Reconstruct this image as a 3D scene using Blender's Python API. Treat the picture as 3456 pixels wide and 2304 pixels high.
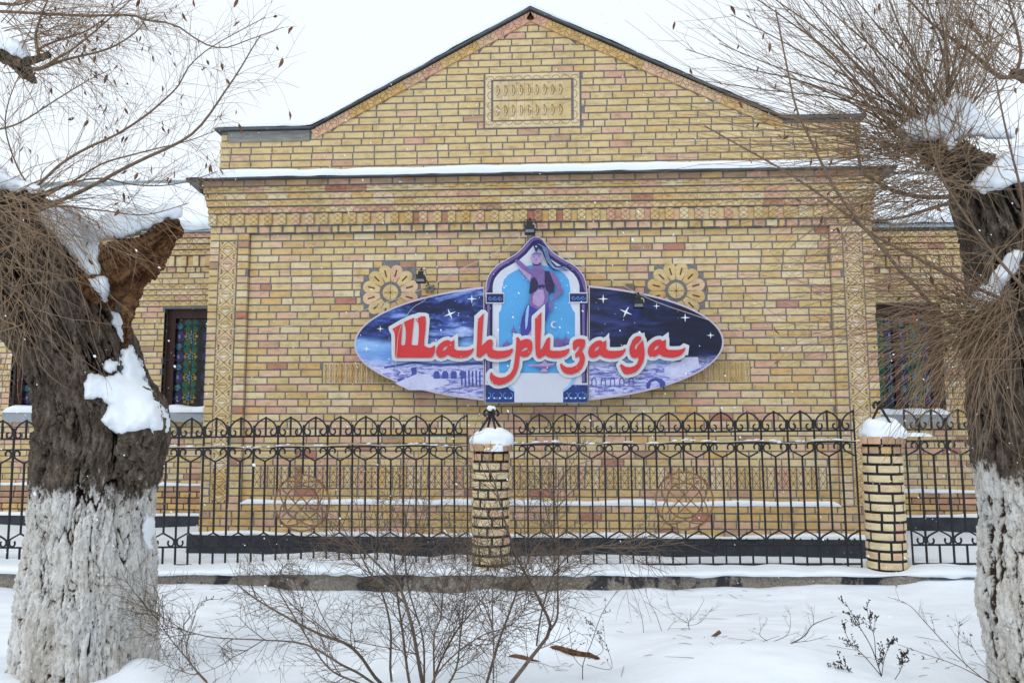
import bpy, math, random
import numpy as np
from mathutils import Vector, Matrix, geometry
from mathutils.bvhtree import BVHTree

for o in list(bpy.data.objects):
    bpy.data.objects.remove(o)
S = bpy.context.scene
COL = S.collection

# ------------------------------------------------------------------ camera
FPX, CX, CY, CZ = 2800.0, 0.3044, -9.998, 1.50
YAW, PIT = -0.0573, 0.1115
FW = Vector((math.sin(YAW) * math.cos(PIT), math.cos(YAW) * math.cos(PIT), math.sin(PIT)))
RT = Vector((math.cos(YAW), -math.sin(YAW), 0))
UP = RT.cross(FW)
CAM = Vector((CX, CY, CZ))
cd = bpy.data.cameras.new('camera')
cd.sensor_width = 36.0
cd.lens = 36.0 * FPX / 3456.0
cd.clip_start = 0.05
cd.clip_end = 500
cam = bpy.data.objects.new('camera', cd)
COL.objects.link(cam)
cam.matrix_world = Matrix(((RT.x, UP.x, -FW.x, CAM.x), (RT.y, UP.y, -FW.y, CAM.y), (RT.z, UP.z, -FW.z, CAM.z), (0, 0, 0, 1)))
S.camera = cam

# ------------------------------------------------------------------ sky, sun, exposure (snowy overcast day)
SUN_EL, SUN_AZ = math.radians(48), math.radians(215)
w = bpy.data.worlds.new('World')
S.world = w
w.use_nodes = True
nt = w.node_tree
bg = nt.nodes['Background']
sky = nt.nodes.new('ShaderNodeTexSky')
sky.sky_type = 'NISHITA'
sky.sun_disc = False
sky.sun_elevation = SUN_EL
sky.sun_rotation = SUN_AZ
sky.dust_density = 4.0
mx = nt.nodes.new('ShaderNodeMix')
mx.data_type = 'RGBA'
mx.inputs['Factor'].default_value = 0.9
mx.inputs['B'].default_value = (10.4, 11.2, 12.0, 1)      # even cloud deck
nt.links.new(sky.outputs['Color'], mx.inputs['A'])
nt.links.new(mx.outputs['Result'], bg.inputs['Color'])
bg.inputs['Strength'].default_value = 0.1
sl = bpy.data.lights.new('sun', 'SUN')
sl.energy = 0.7
sl.angle = math.radians(20)
sl.color = (1.0, 0.985, 0.96)
so = bpy.data.objects.new('sun', sl)
COL.objects.link(so)
so.rotation_euler = Vector((math.sin(SUN_AZ) * math.cos(SUN_EL), math.cos(SUN_AZ) * math.cos(SUN_EL), math.sin(SUN_EL))).to_track_quat('Z', 'Y').to_euler()
S.view_settings.view_transform = 'Standard'
S.view_settings.look = 'None'
S.view_settings.exposure = 0.0
S.view_settings.gamma = 1.0
S.render.engine = 'CYCLES'
S.cycles.max_bounces = 6
S.cycles.diffuse_bounces = 3

# ------------------------------------------------------------------ helpers
SC = 3456.0 / 2352.0


def ray(x, y):
    """pixel of the 2352-wide photograph -> view ray (unit step along the optical axis)"""
    return FW + RT * ((x * SC - 1728) / FPX) - UP * ((y * SC - 1152) / FPX)


def at(x, y, Y):
    d = ray(x, y)
    return CAM + d * ((Y - CAM.y) / d.y)


def atd(x, y, depth):
    return CAM + ray(x, y) * depth


def gnd(x, y, z=0.0):
    d = ray(x, y)
    return CAM + d * ((z - CAM.z) / d.z)


def srgb(r, g, b):
    f = lambda c: (c / 255 / 12.92) if c <= 10 else ((c / 255 + 0.055) / 1.055) ** 2.4
    return (f(r), f(g), f(b), 1.0)


class N:
    """tiny node-graph helper"""

    def __init__(self, name):
        self.m = bpy.data.materials.new(name)
        self.m.use_nodes = True
        self.t = self.m.node_tree
        self.b = self.t.nodes['Principled BSDF']
        self.out = self.t.nodes['Material Output']

    def n(self, kind, **kw):
        nd = self.t.nodes.new('ShaderNode' + kind)
        for k, v in kw.items():
            if k in nd.inputs.keys():
                self.put(nd.inputs[k], v)
            else:
                setattr(nd, k, v)
        return nd

    def put(self, sock, v):
        if hasattr(v, 'is_output') or isinstance(v, bpy.types.NodeSocket):
            self.t.links.new(v, sock)
        else:
            sock.default_value = v

    def pos(self):
        return self.n('NewGeometry').outputs['Position']

    def obj(self):
        return self.n('TexCoord').outputs['Object']

    def mapping(self, vec, scale=(1, 1, 1), loc=(0, 0, 0), rot=(0, 0, 0)):
        nd = self.n('Mapping')
        self.put(nd.inputs['Vector'], vec)
        nd.inputs['Scale'].default_value = scale
        nd.inputs['Location'].default_value = loc
        nd.inputs['Rotation'].default_value = rot
        return nd.outputs['Vector']

    def noise(self, vec, scale, detail=4, rough=0.55, dist=0.0):
        nd = self.n('TexNoise')
        self.put(nd.inputs['Vector'], vec)
        nd.inputs['Scale'].default_value = scale
        nd.inputs['Detail'].default_value = detail
        nd.inputs['Roughness'].default_value = rough
        nd.inputs['Distortion'].default_value = dist
        return nd.outputs['Fac']

    def ramp(self, fac, stops, interp='LINEAR'):
        nd = self.n('ValToRGB')
        self.put(nd.inputs['Fac'], fac)
        cr = nd.color_ramp
        cr.interpolation = interp
        while len(cr.elements) < len(stops):
            cr.elements.new(0.5)
        for e, (p, c) in zip(cr.elements, stops):
            e.position = p
            e.color = c if len(c) == 4 else (*c, 1)
        return nd.outputs['Color']

    def mix(self, fac, a, b, blend='MIX'):
        nd = self.n('Mix', data_type='RGBA', blend_type=blend)
        self.put(nd.inputs['Factor'], fac)
        self.put(nd.inputs['A'], a)
        self.put(nd.inputs['B'], b)
        return nd.outputs['Result']

    def math(self, op, a, b=0.0, clamp=False):
        nd = self.n('Math', operation=op, use_clamp=clamp)
        self.put(nd.inputs[0], a)
        self.put(nd.inputs[1], b)
        return nd.outputs['Value']

    def attr(self, name, kind='GEOMETRY'):
        nd = self.n('Attribute', attribute_type=kind, attribute_name=name)
        return nd.outputs['Fac']

    def bump(self, h, strength=0.4, dist=0.01):
        nd = self.n('Bump')
        self.put(nd.inputs['Height'], h)
        nd.inputs['Strength'].default_value = strength
        nd.inputs['Distance'].default_value = dist
        self.t.links.new(nd.outputs['Normal'], self.b.inputs['Normal'])

    def done(self, col=None, rough=0.8, spec=0.3, metal=0.0):
        if col is not None:
            self.put(self.b.inputs['Base Color'], col)
        self.put(self.b.inputs['Roughness'], rough)
        self.b.inputs['Specular IOR Level'].default_value = spec
        self.b.inputs['Metallic'].default_value = metal
        return self.m


class MB:
    """collects polygons; build() links them as one mesh object"""

    def __init__(self):
        self.v, self.f, self.mi, self.ti = [], [], [], []

    def face(self, idx, mi=0, ti=0.5):
        self.f.append(idx)
        self.mi.append(mi)
        self.ti.append(ti)

    def box(self, x0, x1, y0, y1, z0, z1, mi=0, ti=0.5):
        b = len(self.v)
        self.v += [(x0, y0, z0), (x1, y0, z0), (x1, y1, z0), (x0, y1, z0), (x0, y0, z1), (x1, y0, z1), (x1, y1, z1), (x0, y1, z1)]
        for q in ((0, 3, 2, 1), (4, 5, 6, 7), (0, 1, 5, 4), (2, 3, 7, 6), (1, 2, 6, 5), (3, 0, 4, 7)):
            self.face([b + i for i in q], mi, ti)

    def prism(self, pts, yf, yb, ch=0.0, mi=0, ti=0.5, holes=(), back=False):
        """polygon of (x,z) facing -Y: front at yf, sides to yb, optional chamfer (convex only)"""
        loops = [list(pts)] + [list(h) for h in holes]
        area = lambda L: sum(a[0] * b[1] - b[0] * a[1] for a, b in zip(L, L[1:] + L[:1]))
        for k, L in enumerate(loops):
            if (area(L) < 0) == (k == 0):
                L.reverse()
        tri = None
        base = len(self.v)
        offs = []
        if len(loops) == 1 and len(pts) <= 4:
            pass
        for L in loops:
            offs.append(len(self.v))
            self.v += [(x, yf, z) for x, z in L]
        nfront = len(self.v) - base
        if ch > 0 and len(loops) == 1:
            L = loops[0]
            cx = sum(p[0] for p in L) / len(L)
            cz = sum(p[1] for p in L) / len(L)
            n = len(L)
            for i, (x, z) in enumerate(L):
                ax, az = L[i - 1]
                bx_, bz = L[(i + 1) % n]
                e1 = Vector((x - ax, z - az)).normalized()
                e2 = Vector((bx_ - x, bz - z)).normalized()
                n1 = Vector((-e1.y, e1.x))
                n2 = Vector((-e2.y, e2.x))
                m = n1 + n2
                k = m.length_squared
                m = m * (2.0 * ch / k) if k > 0.2 else n1 * ch
                self.v[base + i] = (x + m.x, yf, z + m.y)
            o2 = len(self.v)
            self.v += [(x, yf + ch, z) for x, z in L]
            for i in range(n):
                j = (i + 1) % n
                self.face([base + i, o2 + i, o2 + j, base + j], mi, ti)
            ring = [(o2, L)]
        else:
            ring = list(zip(offs, loops))
        if len(loops) == 1 and len(loops[0]) <= 4:
            self.face(list(range(base, base + len(loops[0]))), mi, ti)
        else:
            flat = [p for L in loops for p in L]
            for t in geometry.tessellate_polygon([[Vector((p[0], p[1], 0)) for p in L] for L in loops]):
                a, b, c = (flat[i] for i in t)
                s = (b[0] - a[0]) * (c[1] - a[1]) - (c[0] - a[0]) * (b[1] - a[1])
                t = t if s > 0 else (t[0], t[2], t[1])
                self.face([base + i for i in t], mi, ti)
        for o0, L in ring:
            o3 = len(self.v)
            n = len(L)
            self.v += [(x, yb, z) for x, z in L]
            for i in range(n):
                j = (i + 1) % n
                self.face([o0 + i, o3 + i, o3 + j, o0 + j], mi, ti)
            if back and L is loops[0]:
                self.face([o3 + i for i in range(n)][::-1], mi, ti)

    def sheet(self, pts, y, mi=0, holes=()):
        """flat printed polygon facing -Y"""
        loops = [list(pts)] + [list(h) for h in holes]
        base = len(self.v)
        flat = [p for L in loops for p in L]
        self.v += [(x, y, z) for x, z in flat]
        for t in geometry.tessellate_polygon([[Vector((p[0], p[1], 0)) for p in L] for L in loops]):
            a, b, c = (flat[i] for i in t)
            s = (b[0] - a[0]) * (c[1] - a[1]) - (c[0] - a[0]) * (b[1] - a[1])
            t = t if s > 0 else (t[0], t[2], t[1])
            self.face([base + i for i in t], mi)

    def strip(self, pts, wd, y, mi=0, taper=False):
        """thin line of constant width along (x,z) points, facing -Y"""
        L, R = [], []
        n = len(pts)
        for i, p in enumerate(pts):
            a = pts[max(i - 1, 0)]
            b = pts[min(i + 1, n - 1)]
            d = Vector((b[0] - a[0], b[1] - a[1]))
            d = d.normalized() if d.length > 1e-9 else Vector((1, 0))
            k = wd / 2
            if taper:
                k *= max(0.12, math.sin(math.pi * i / (n - 1)))
            L.append((p[0] - d.y * k, p[1] + d.x * k))
            R.append((p[0] + d.y * k, p[1] - d.x * k))
        b0 = len(self.v)
        self.v += [(x, y, z) for x, z in L] + [(x, y, z) for x, z in R]
        for i in range(n - 1):
            self.face([b0 + i, b0 + n + i, b0 + n + i + 1, b0 + i + 1], mi)

    def tube(self, pts, radii, sides=4, mi=0, ti=0.5, cap=True):
        n = len(pts)
        if n < 2:
            return
        P = [Vector(p) for p in pts]
        if not hasattr(radii, '__len__'):
            radii = [radii] * n
        t0 = (P[1] - P[0]).normalized()
        ref = Vector((0, 0, 1)) if abs(t0.z) < 0.9 else Vector((1, 0, 0))
        u = t0.cross(ref).normalized()
        b0 = len(self.v)
        for i in range(n):
            t = (P[min(i + 1, n - 1)] - P[max(i - 1, 0)])
            t = t.normalized() if t.length > 1e-9 else t0
            u = (u - t * u.dot(t))
            u = u.normalized() if u.length > 1e-6 else t.orthogonal().normalized()
            vv = t.cross(u)
            r = radii[i]
            for k in range(sides):
                a = 2 * math.pi * k / sides + math.pi / 4
                q = P[i] + (u * math.cos(a) + vv * math.sin(a)) * r
                self.v.append((q.x, q.y, q.z))
        for i in range(n - 1):
            for k in range(sides):
                k2 = (k + 1) % sides
                self.face([b0 + i * sides + k, b0 + i * sides + k2, b0 + (i + 1) * sides + k2, b0 + (i + 1) * sides + k], mi, ti)
        if cap:
            self.face([b0 + k for k in range(sides)][::-1], mi, ti)
            self.face([b0 + (n - 1) * sides + k for k in range(sides)], mi, ti)

    def mesh(self, name, mats, smooth=False):
        me = bpy.data.meshes.new(name)
        me.from_pydata(self.v, [], self.f)
        for m in (mats if isinstance(mats, (list, tuple)) else [mats]):
            me.materials.append(m)
        me.polygons.foreach_set('material_index', self.mi)
        a = me.attributes.new('tint', 'FLOAT', 'FACE')
        a.data.foreach_set('value', [float(t) for t in self.ti])
        if smooth:
            me.polygons.foreach_set('use_smooth', [True] * len(self.f))
        me.update()
        return me

    def build(self, name, mats, parent=None, smooth=False):
        return link(name, self.mesh(name, mats, smooth), parent)


WORLD = set()        # things whose parts are laid out in world coordinates


def link(name, me, parent=None, loc=None, rot=None, tint=None):
    o = bpy.data.objects.new(name, me)
    COL.objects.link(o)
    if parent is not None:
        o.parent = parent
        if parent.name in WORLD:
            o.matrix_parent_inverse = Matrix.Translation(-parent.location)
    if loc is not None:
        o.location = loc
    if rot is not None:
        o.rotation_euler = rot
    if tint is not None:
        o['tint'] = float(tint)
    return o


def tag(o, label, cat, group=None, kind=None):
    o['label'] = label
    o['category'] = cat
    if group:
        o['group'] = group
    if kind:
        o['kind'] = kind
    return o


def thing(name, label, cat, loc=(0, 0, 0), group=None, world=False):
    o = bpy.data.objects.new(name, None)
    o.empty_display_size = 0.1
    COL.objects.link(o)
    o.location = loc
    if world:
        WORLD.add(o.name)
    return tag(o, label, cat, group)


def vnoise(P, seed=0):
    """vectorised 3-D value noise in [-1,1]"""
    P = np.asarray(P, float)
    I = np.floor(P).astype(np.int64)
    F = P - I
    F = F * F * (3 - 2 * F)

    def h(i, j, k):
        n = (i * 374761393 + j * 668265263 + k * 2147483647 + seed * 974711) & 0x7fffffff
        n = ((n ^ (n >> 13)) * 1274126177) & 0x7fffffff
        n = n ^ (n >> 16)
        return (n & 0xffff) / 32767.5 - 1.0
    x, y, z = I[..., 0], I[..., 1], I[..., 2]
    fx, fy, fz = F[..., 0], F[..., 1], F[..., 2]
    L = lambda a, b, t: a + (b - a) * t
    c = L(L(L(h(x, y, z), h(x + 1, y, z), fx), L(h(x, y + 1, z), h(x + 1, y + 1, z), fx), fy),
          L(L(h(x, y, z + 1), h(x + 1, y, z + 1), fx), L(h(x, y + 1, z + 1), h(x + 1, y + 1, z + 1), fx), fy), fz)
    return c


def fbm(P, oct=4, seed=0, gain=0.5):
    P = np.asarray(P, float)
    s, a = 0, 1.0
    for o in range(oct):
        s = s + a * vnoise(P * (2.03 ** o), seed + o * 17)
        a *= gain
    return s


def npmesh(name, V, F, mats, attrs=None, smooth=True):
    me = bpy.data.meshes.new(name)
    V = np.asarray(V, np.float32)
    F = np.asarray(F, np.int32)
    me.vertices.add(len(V))
    me.vertices.foreach_set('co', V.ravel())
    k = F.shape[1]
    me.loops.add(F.size)
    me.loops.foreach_set('vertex_index', F.ravel())
    me.polygons.add(len(F))
    me.polygons.foreach_set('loop_start', np.arange(0, F.size, k, dtype=np.int32))
    me.polygons.foreach_set('loop_total', np.full(len(F), k, np.int32))
    if smooth:
        me.polygons.foreach_set('use_smooth', np.ones(len(F), bool))
    for m in (mats if isinstance(mats, (list, tuple)) else [mats]):
        me.materials.append(m)
    for nme, arr in (attrs or {}).items():
        a = me.attributes.new(nme, 'FLOAT', 'POINT')
        a.data.foreach_set('value', np.asarray(arr, np.float32).ravel())
    me.update(calc_edges=True)
    me.validate()
    return me


def grid_faces(nu, nv, wrap=False):
    """quads of an nv x nu grid (rows v, columns u)"""
    u = np.arange(nu if wrap else nu - 1)
    v = np.arange(nv - 1)
    U, Vv = np.meshgrid(u, v)
    U2 = (U + 1) % nu
    return np.stack([Vv * nu + U, Vv * nu + U2, (Vv + 1) * nu + U2, (Vv + 1) * nu + U], -1).reshape(-1, 4)


def smoothline(pts, n):
    """Catmull-Rom through points, n samples"""
    P = [Vector(p) for p in pts]
    m = len(P)
    out = []
    for i in range(n):
        t = i / (n - 1) * (m - 1)
        k = min(int(t), m - 2)
        f = t - k
        a, b, c, d = P[max(k - 1, 0)], P[k], P[k + 1], P[min(k + 2, m - 1)]
        out.append(0.5 * ((2 * b) + (c - a) * f + (2 * a - 5 * b + 4 * c - d) * f * f + (3 * b - a - 3 * c + d) * f ** 3))
    return out


# ------------------------------------------------------------------ materials
def brick_material(name, kind, damp=1.0):
    k = N(name)
    p = k.pos()
    t = k.attr('tint', kind)
    base = k.ramp(t, [(0.0, srgb(198, 168, 116)), (0.2, srgb(208, 184, 136)), (0.42, srgb(211, 190, 146)), (0.52, srgb(206, 170, 114)),
                      (0.6, srgb(218, 202, 166)), (0.68, srgb(212, 180, 148)), (0.8, srgb(206, 164, 140)), (0.9, srgb(172, 146, 116)),
                      (0.955, srgb(180, 122, 104)), (1.0, srgb(172, 172, 158))])
    n1 = k.noise(k.mapping(p, (1, 1, 2.2)), 9.0, 5, 0.6)
    c = k.mix(0.75, base, k.ramp(n1, [(0.28, (0.62, 0.58, 0.52)), (0.5, (1, 1, 1)), (0.75, (1.12, 1.1, 1.06))]), 'MULTIPLY')
    stain = k.noise(k.mapping(p, (1.0, 1.0, 0.45)), 1.6, 4, 0.65)
    c = k.mix(0.55, c, k.ramp(stain, [(0.3, (0.72, 0.69, 0.66)), (0.5, (0.98, 0.98, 0.98)), (0.7, (1.06, 1.05, 1.03))]), 'MULTIPLY')
    streak = k.noise(k.mapping(p, (3.2, 1.0, 0.22)), 1.5, 5, 0.6, 0.3)
    c = k.mix(0.6, c, k.ramp(streak, [(0.28, (0.74, 0.72, 0.70)), (0.42, (1, 1, 1))]), 'MULTIPLY')
    salt = k.noise(p, 0.9, 5, 0.7, 0.4)
    c = k.mix(k.ramp(salt, [(0.6, (0, 0, 0)), (0.74, (0.3, 0.3, 0.3))]), c, srgb(214, 206, 192))
    pit = k.noise(p, 55.0, 3, 0.6)
    c = k.mix(k.ramp(pit, [(0.66, (0, 0, 0)), (0.74, (1, 1, 1))]), c, srgb(92, 70, 46))
    k.bump(k.math('ADD', n1, k.math('MULTIPLY', pit, 0.6)), 0.35, 0.006)
    return k.done(c, 0.86, 0.2)


M = {}
M['brick'] = brick_material('brick_clay', 'OBJECT')
M['bricks'] = brick_material('brick_clay_courses', 'GEOMETRY')


def plain(name, col, rough=0.8, spec=0.3, metal=0.0, nscale=14.0, var=0.25, bump=0.0, stretch=(1, 1, 1)):
    k = N(name)
    n1 = k.noise(k.mapping(k.pos(), stretch), nscale, 5, 0.6)
    d = tuple(c * (1 - var) for c in col[:3]) + (1,)
    l = tuple(min(1, c * (1 + var * 0.6)) for c in col[:3]) + (1,)
    c = k.ramp(n1, [(0.3, d), (0.55, col), (0.75, l)])
    if bump:
        k.bump(n1, bump, 0.01)
    return k.done(c, rough, spec, metal)


M['mortar'] = plain('mortar_dark', srgb(124, 124, 126), 0.9, 0.2, nscale=40, var=0.35, bump=0.5)
M['black_mortar'] = plain('mortar_black', srgb(44, 45, 48), 0.85, 0.25, nscale=60, var=0.5, bump=0.5)
M['groove'] = plain('groove_shade_grime', srgb(104, 74, 40), 0.95, 0.1, nscale=30, var=0.4)  # brown paints in the shade of carved lines along with their dirt
M['iron'] = plain('black_iron', srgb(25, 27, 32), 0.55, 0.4, nscale=50, var=0.4, bump=0.2)
M['rust'] = plain('rusty_iron', srgb(134, 104, 82), 0.8, 0.2, nscale=60, var=0.35)
M['flashing'] = plain('flashing_metal', srgb(84, 88, 92), 0.6, 0.4, nscale=8, var=0.3)
M['zinc'] = plain('zinc_roof', srgb(150, 168, 178), 0.5, 0.5, nscale=5, var=0.15)
M['plinth'] = plain('plinth_black', srgb(58, 61, 67), 0.75, 0.3, nscale=7, var=0.4, bump=0.4)
M['old_board'] = plain('weathered_board', srgb(136, 136, 132), 0.85, 0.2, nscale=12, var=0.35, bump=0.5, stretch=(0.5, 1, 4))
M['wood_frame'] = plain('window_frame_wood', srgb(66, 36, 26), 0.55, 0.4, nscale=25, var=0.4, stretch=(3, 3, 0.6))
M['sill'] = plain('window_sill_grey', srgb(150, 156, 162), 0.6, 0.4, nscale=10, var=0.1)
M['lamp_body'] = plain('lamp_black', srgb(38, 40, 44), 0.55, 0.4, nscale=60, var=0.3)
M['lamp_glass'] = plain('lamp_glass', srgb(120, 126, 128), 0.15, 0.5, nscale=30, var=0.2)
M['bracket'] = plain('lamp_bracket', srgb(122, 112, 100), 0.7, 0.3, nscale=60, var=0.3)
M['cord'] = plain('pale_cable', srgb(196, 188, 172), 0.7, 0.3, nscale=60, var=0.2)
M['white_plate'] = plain('letter_backing', srgb(205, 212, 218), 0.35, 0.4, nscale=3, var=0.04)
M['red_letter'] = plain('letter_red', srgb(206, 52, 56), 0.35, 0.45, nscale=4, var=0.07)
M['leaf'] = plain('dry_leaf', srgb(118, 84, 62), 0.8, 0.2, nscale=40, var=0.35)
M['twig'] = plain('twig_bark', srgb(138, 116, 94), 0.85, 0.2, nscale=25, var=0.3)
M['branch'] = plain('branch_bark', srgb(118, 100, 84), 0.85, 0.2, nscale=40, var=0.35, bump=0.4)
M['shrub'] = plain('shrub_bark', srgb(106, 92, 80), 0.85, 0.2, nscale=30, var=0.35)
M['dry_herb'] = plain('dry_herb', srgb(62, 52, 46), 0.85, 0.2, nscale=30, var=0.4)
M['stick'] = plain('fallen_wood', srgb(112, 84, 66), 0.85, 0.2, nscale=40, var=0.4, bump=0.5)

k = N('snow')
p = k.pos()
n1 = k.noise(p, 2.2, 5, 0.55)
n2 = k.noise(p, 38.0, 4, 0.6)
k.bump(k.math('ADD', n1, k.math('MULTIPLY', n2, 0.12)), 0.35, 0.05)
k.b.inputs['Subsurface Weight'].default_value = 0.0
M['snow'] = k.done(k.ramp(n1, [(0.3, (0.80, 0.855, 0.915)), (0.7, (0.845, 0.895, 0.95))]), 0.7, 0.2)

k = N('footing_concrete')
p = k.pos()
n1 = k.noise(k.mapping(p, (1, 1, 0.8)), 1.7, 5, 0.7)
n2 = k.noise(p, 60, 3, 0.6)
conc = k.ramp(n2, [(0.3, srgb(104, 98, 90)), (0.7, srgb(158, 150, 140))])
c = k.mix(k.ramp(n1, [(0.51, (0, 0, 0)), (0.55, (0.9, 0.9, 0.9))]), conc, srgb(42, 44, 50))
k.bump(n2, 0.4, 0.01)
M['footing'] = k.done(c, 0.85, 0.2)


def bark_material(name, wash_top):
    k = N(name)
    p = k.pos()
    cr = k.attr('crack')
    n1 = k.noise(k.mapping(p, (1, 1, 0.35)), 26, 6, 0.65)
    n2 = k.noise(k.mapping(p, (1, 1, 0.6)), 5.0, 5, 0.65)
    n3 = k.noise(p, 90, 4, 0.6)
    bark = k.ramp(n1, [(0.25, srgb(48, 40, 34)), (0.45, srgb(84, 74, 64)), (0.6, srgb(112, 101, 90)), (0.78, srgb(150, 140, 128))])
    bark = k.mix(k.ramp(n3, [(0.55, (0, 0, 0)), (0.7, (0.7, 0.7, 0.7))]), bark, srgb(46, 38, 32))
    bark = k.mix(k.ramp(cr, [(0.3, (0, 0, 0)), (0.85, (1, 1, 1))]), bark, srgb(28, 22, 17))
    wash = k.ramp(n2, [(0.25, srgb(188, 181, 170)), (0.5, srgb(214, 211, 205)), (0.75, srgb(226, 226, 226))])
    wash = k.mix(k.ramp(n1, [(0.52, (0, 0, 0)), (0.68, (0.7, 0.7, 0.7))]), wash, srgb(150, 138, 124))
    wash = k.mix(k.ramp(n3, [(0.6, (0, 0, 0)), (0.7, (0.7, 0.7, 0.7))]), wash, srgb(104, 91, 78))
    n4 = k.noise(k.mapping(p, (1, 1, 0.22)), 60, 5, 0.7)
    wash = k.mix(k.ramp(n4, [(0.58, (0, 0, 0)), (0.66, (0.75, 0.75, 0.75))]), wash, srgb(92, 78, 64))
    wash = k.mix(k.ramp(cr, [(0.42, (0, 0, 0)), (0.8, (1, 1, 1))]), wash, srgb(66, 52, 42))
    z = k.n('SeparateXYZ', Vector=p).outputs['Z']
    lim = k.math('ADD', k.math('MULTIPLY', k.math('SUBTRACT', n2, 0.5), 0.55), k.math('MULTIPLY', k.math('SUBTRACT', n1, 0.5), 0.45))
    m = k.math('SUBTRACT', k.math('ADD', lim, wash_top), z)
    m = k.math('ADD', k.math('MULTIPLY', m, 14.0), 0.5, True)
    k.bump(k.math('ADD', n1, k.math('MULTIPLY', n3, 0.5)), 0.7, 0.02)
    return k.done(k.mix(m, bark, wash), 0.9, 0.15)


k = N('rotten_wood')
p = k.pos()
n1 = k.noise(k.mapping(p, (1, 1, 1)), 14, 6, 0.7, 0.6)
n2 = k.noise(p, 70, 4, 0.6)
c = k.ramp(n1, [(0.25, srgb(40, 26, 20)), (0.45, srgb(96, 62, 40)), (0.6, srgb(134, 100, 68)), (0.8, srgb(122, 102, 80))])
k.bump(k.math('ADD', n1, n2), 0.8, 0.03)
M['rotten'] = k.done(c, 0.9, 0.15)

# ================================================================== the brick building
RNG = random.Random(7)
C = 0.0897                        # course height
Z_PL = 0.315                      # top of plinth
Z_BASE = 0.674                    # top of base courses
Z_BAND = 0.853                    # carved band
Z_PAN = 1.122
Z_TOP = 3.993                     # top of recessed panel
XW = 4.05                         # half width of the pavilion
YP, YW = 0.0, -0.05               # recessed panel face, pilaster face
PX = 3.55                         # half width of the panel
YWING = 2.6

bld = thing('brick_building', 'yellow brick building with gabled pavilion, carved brickwork and black plinth', 'building', (0, 0, 0))
front = MB()
# mortar cores behind the brick faces (recessed 9 mm)
R = 0.009
front.box(-PX - 0.02, PX + 0.02, YP + R, 0.4, Z_BASE - 0.05, Z_TOP + 0.02)
front.box(-XW + 0.012, -PX - 0.012, YW + R, 0.41, Z_PL - 0.1, 4.09)
front.box(PX + 0.012, XW - 0.012, YW + R, 0.41, Z_PL - 0.1, 4.09)
front.box(-PX - 0.03, PX + 0.03, YW + R, 0.42, Z_PL - 0.1, Z_BASE - 0.008)
front.box(-XW + 0.013, XW - 0.013, YW + R + 0.002, 0.43, Z_TOP + 0.008, 4.64)
# pavilion body behind
front.box(-XW + 0.02, XW - 0.02, 0.38, 3.2, 0.0, 4.7)
wall = front.build('front_wall', M['mortar'], bld)

ALL = []        # every plain front brick: (poly, y_front, tint)


def tint_pick(rng, zone):
    r = rng.random()
    if zone == 'attic':
        return rng.uniform(0.1, 0.5) if r < 0.86 else (rng.uniform(0.55, 0.66) if r < 0.93 else rng.uniform(0.66, 0.86))
    if zone == 'panel':
        return rng.uniform(0.02, 0.53) if r < 0.62 else (rng.uniform(0.55, 0.68) if r < 0.8 else (rng.uniform(0.66, 0.82) if r < 0.965 else rng.uniform(0.9, 0.96)))
    if zone == 'base':
        return rng.choice([0.0, 0.05, 0.1, 0.5, 0.52]) if r < 0.68 else (rng.uniform(0.7, 0.9) if r < 0.95 else 0.95)
    if zone == 'dark':
        return rng.uniform(0.86, 0.93) if r < 0.6 else rng.choice([0.0, 0.5, 0.52, 0.8])
    return rng.uniform(0, 0.9)


def course(x0, x1, z0, z1, k, zone, yf, holes=(), left=None, right=None, rng=RNG, unit=0.247, joint=0.016, store=None):
    """one running-bond course; holes are (a,b) x-intervals; left/right give slanted ends as functions of z"""
    x = x0 - (0.0 if k % 2 else unit / 2) + rng.uniform(-0.03, 0.03) * (0 if k % 2 else 1)
    jz = 0.0085
    zb, zt = z0 + jz, z1 - jz
    while x < x1:
        L = unit * rng.uniform(0.95, 1.05)
        if rng.random() < 0.05:
            L *= 0.5
        a, b = x, x + L
        x = b + joint
        segs = [(max(a, x0), min(b, x1))]
        for h0, h1 in holes:
            ns = []
            for s0, s1 in segs:
                if h1 <= s0 or h0 >= s1:
                    ns.append((s0, s1))
                else:
                    if h0 - s0 > 0.03:
                        ns.append((s0, h0))
                    if s1 - h1 > 0.03:
                        ns.append((h1, s1))
            segs = ns
        for s0, s1 in segs:
            if s1 - s0 < 0.028:
                continue
            w0 = rng.uniform(-0.0015, 0.0015)
            w1 = rng.uniform(-0.0015, 0.0015)
            P = [(s0, zb + w0), (s1, zb + w1), (s1, zt + w1), (s0, zt + w0)]
            if left or right:
                lo, hi = zb, zt
                Lb, Lt = (left(lo), left(hi)) if left else (-99, -99)
                Rb, Rt = (right(lo), right(hi)) if right else (99, 99)
                P = [(max(s0, Lb), lo), (min(s1, Rb), lo), (min(s1, Rt), hi), (max(s0, Lt), hi)]
                if P[1][0] - P[0][0] < 0.02 and P[2][0] - P[3][0] < 0.02:
                    continue
                if P[2][0] - P[3][0] < 0.004:
                    m = (P[2][0] + P[3][0]) / 2
                    m = min(max(m, P[0][0]), P[1][0])
                    P = [P[0], P[1], (m, hi)]
                elif P[1][0] - P[0][0] < 0.004:
                    continue
            yy = yf + rng.uniform(-0.002, 0.002)
            (ALL if store is None else store).append((P, yy, tint_pick(rng, zone)))


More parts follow.
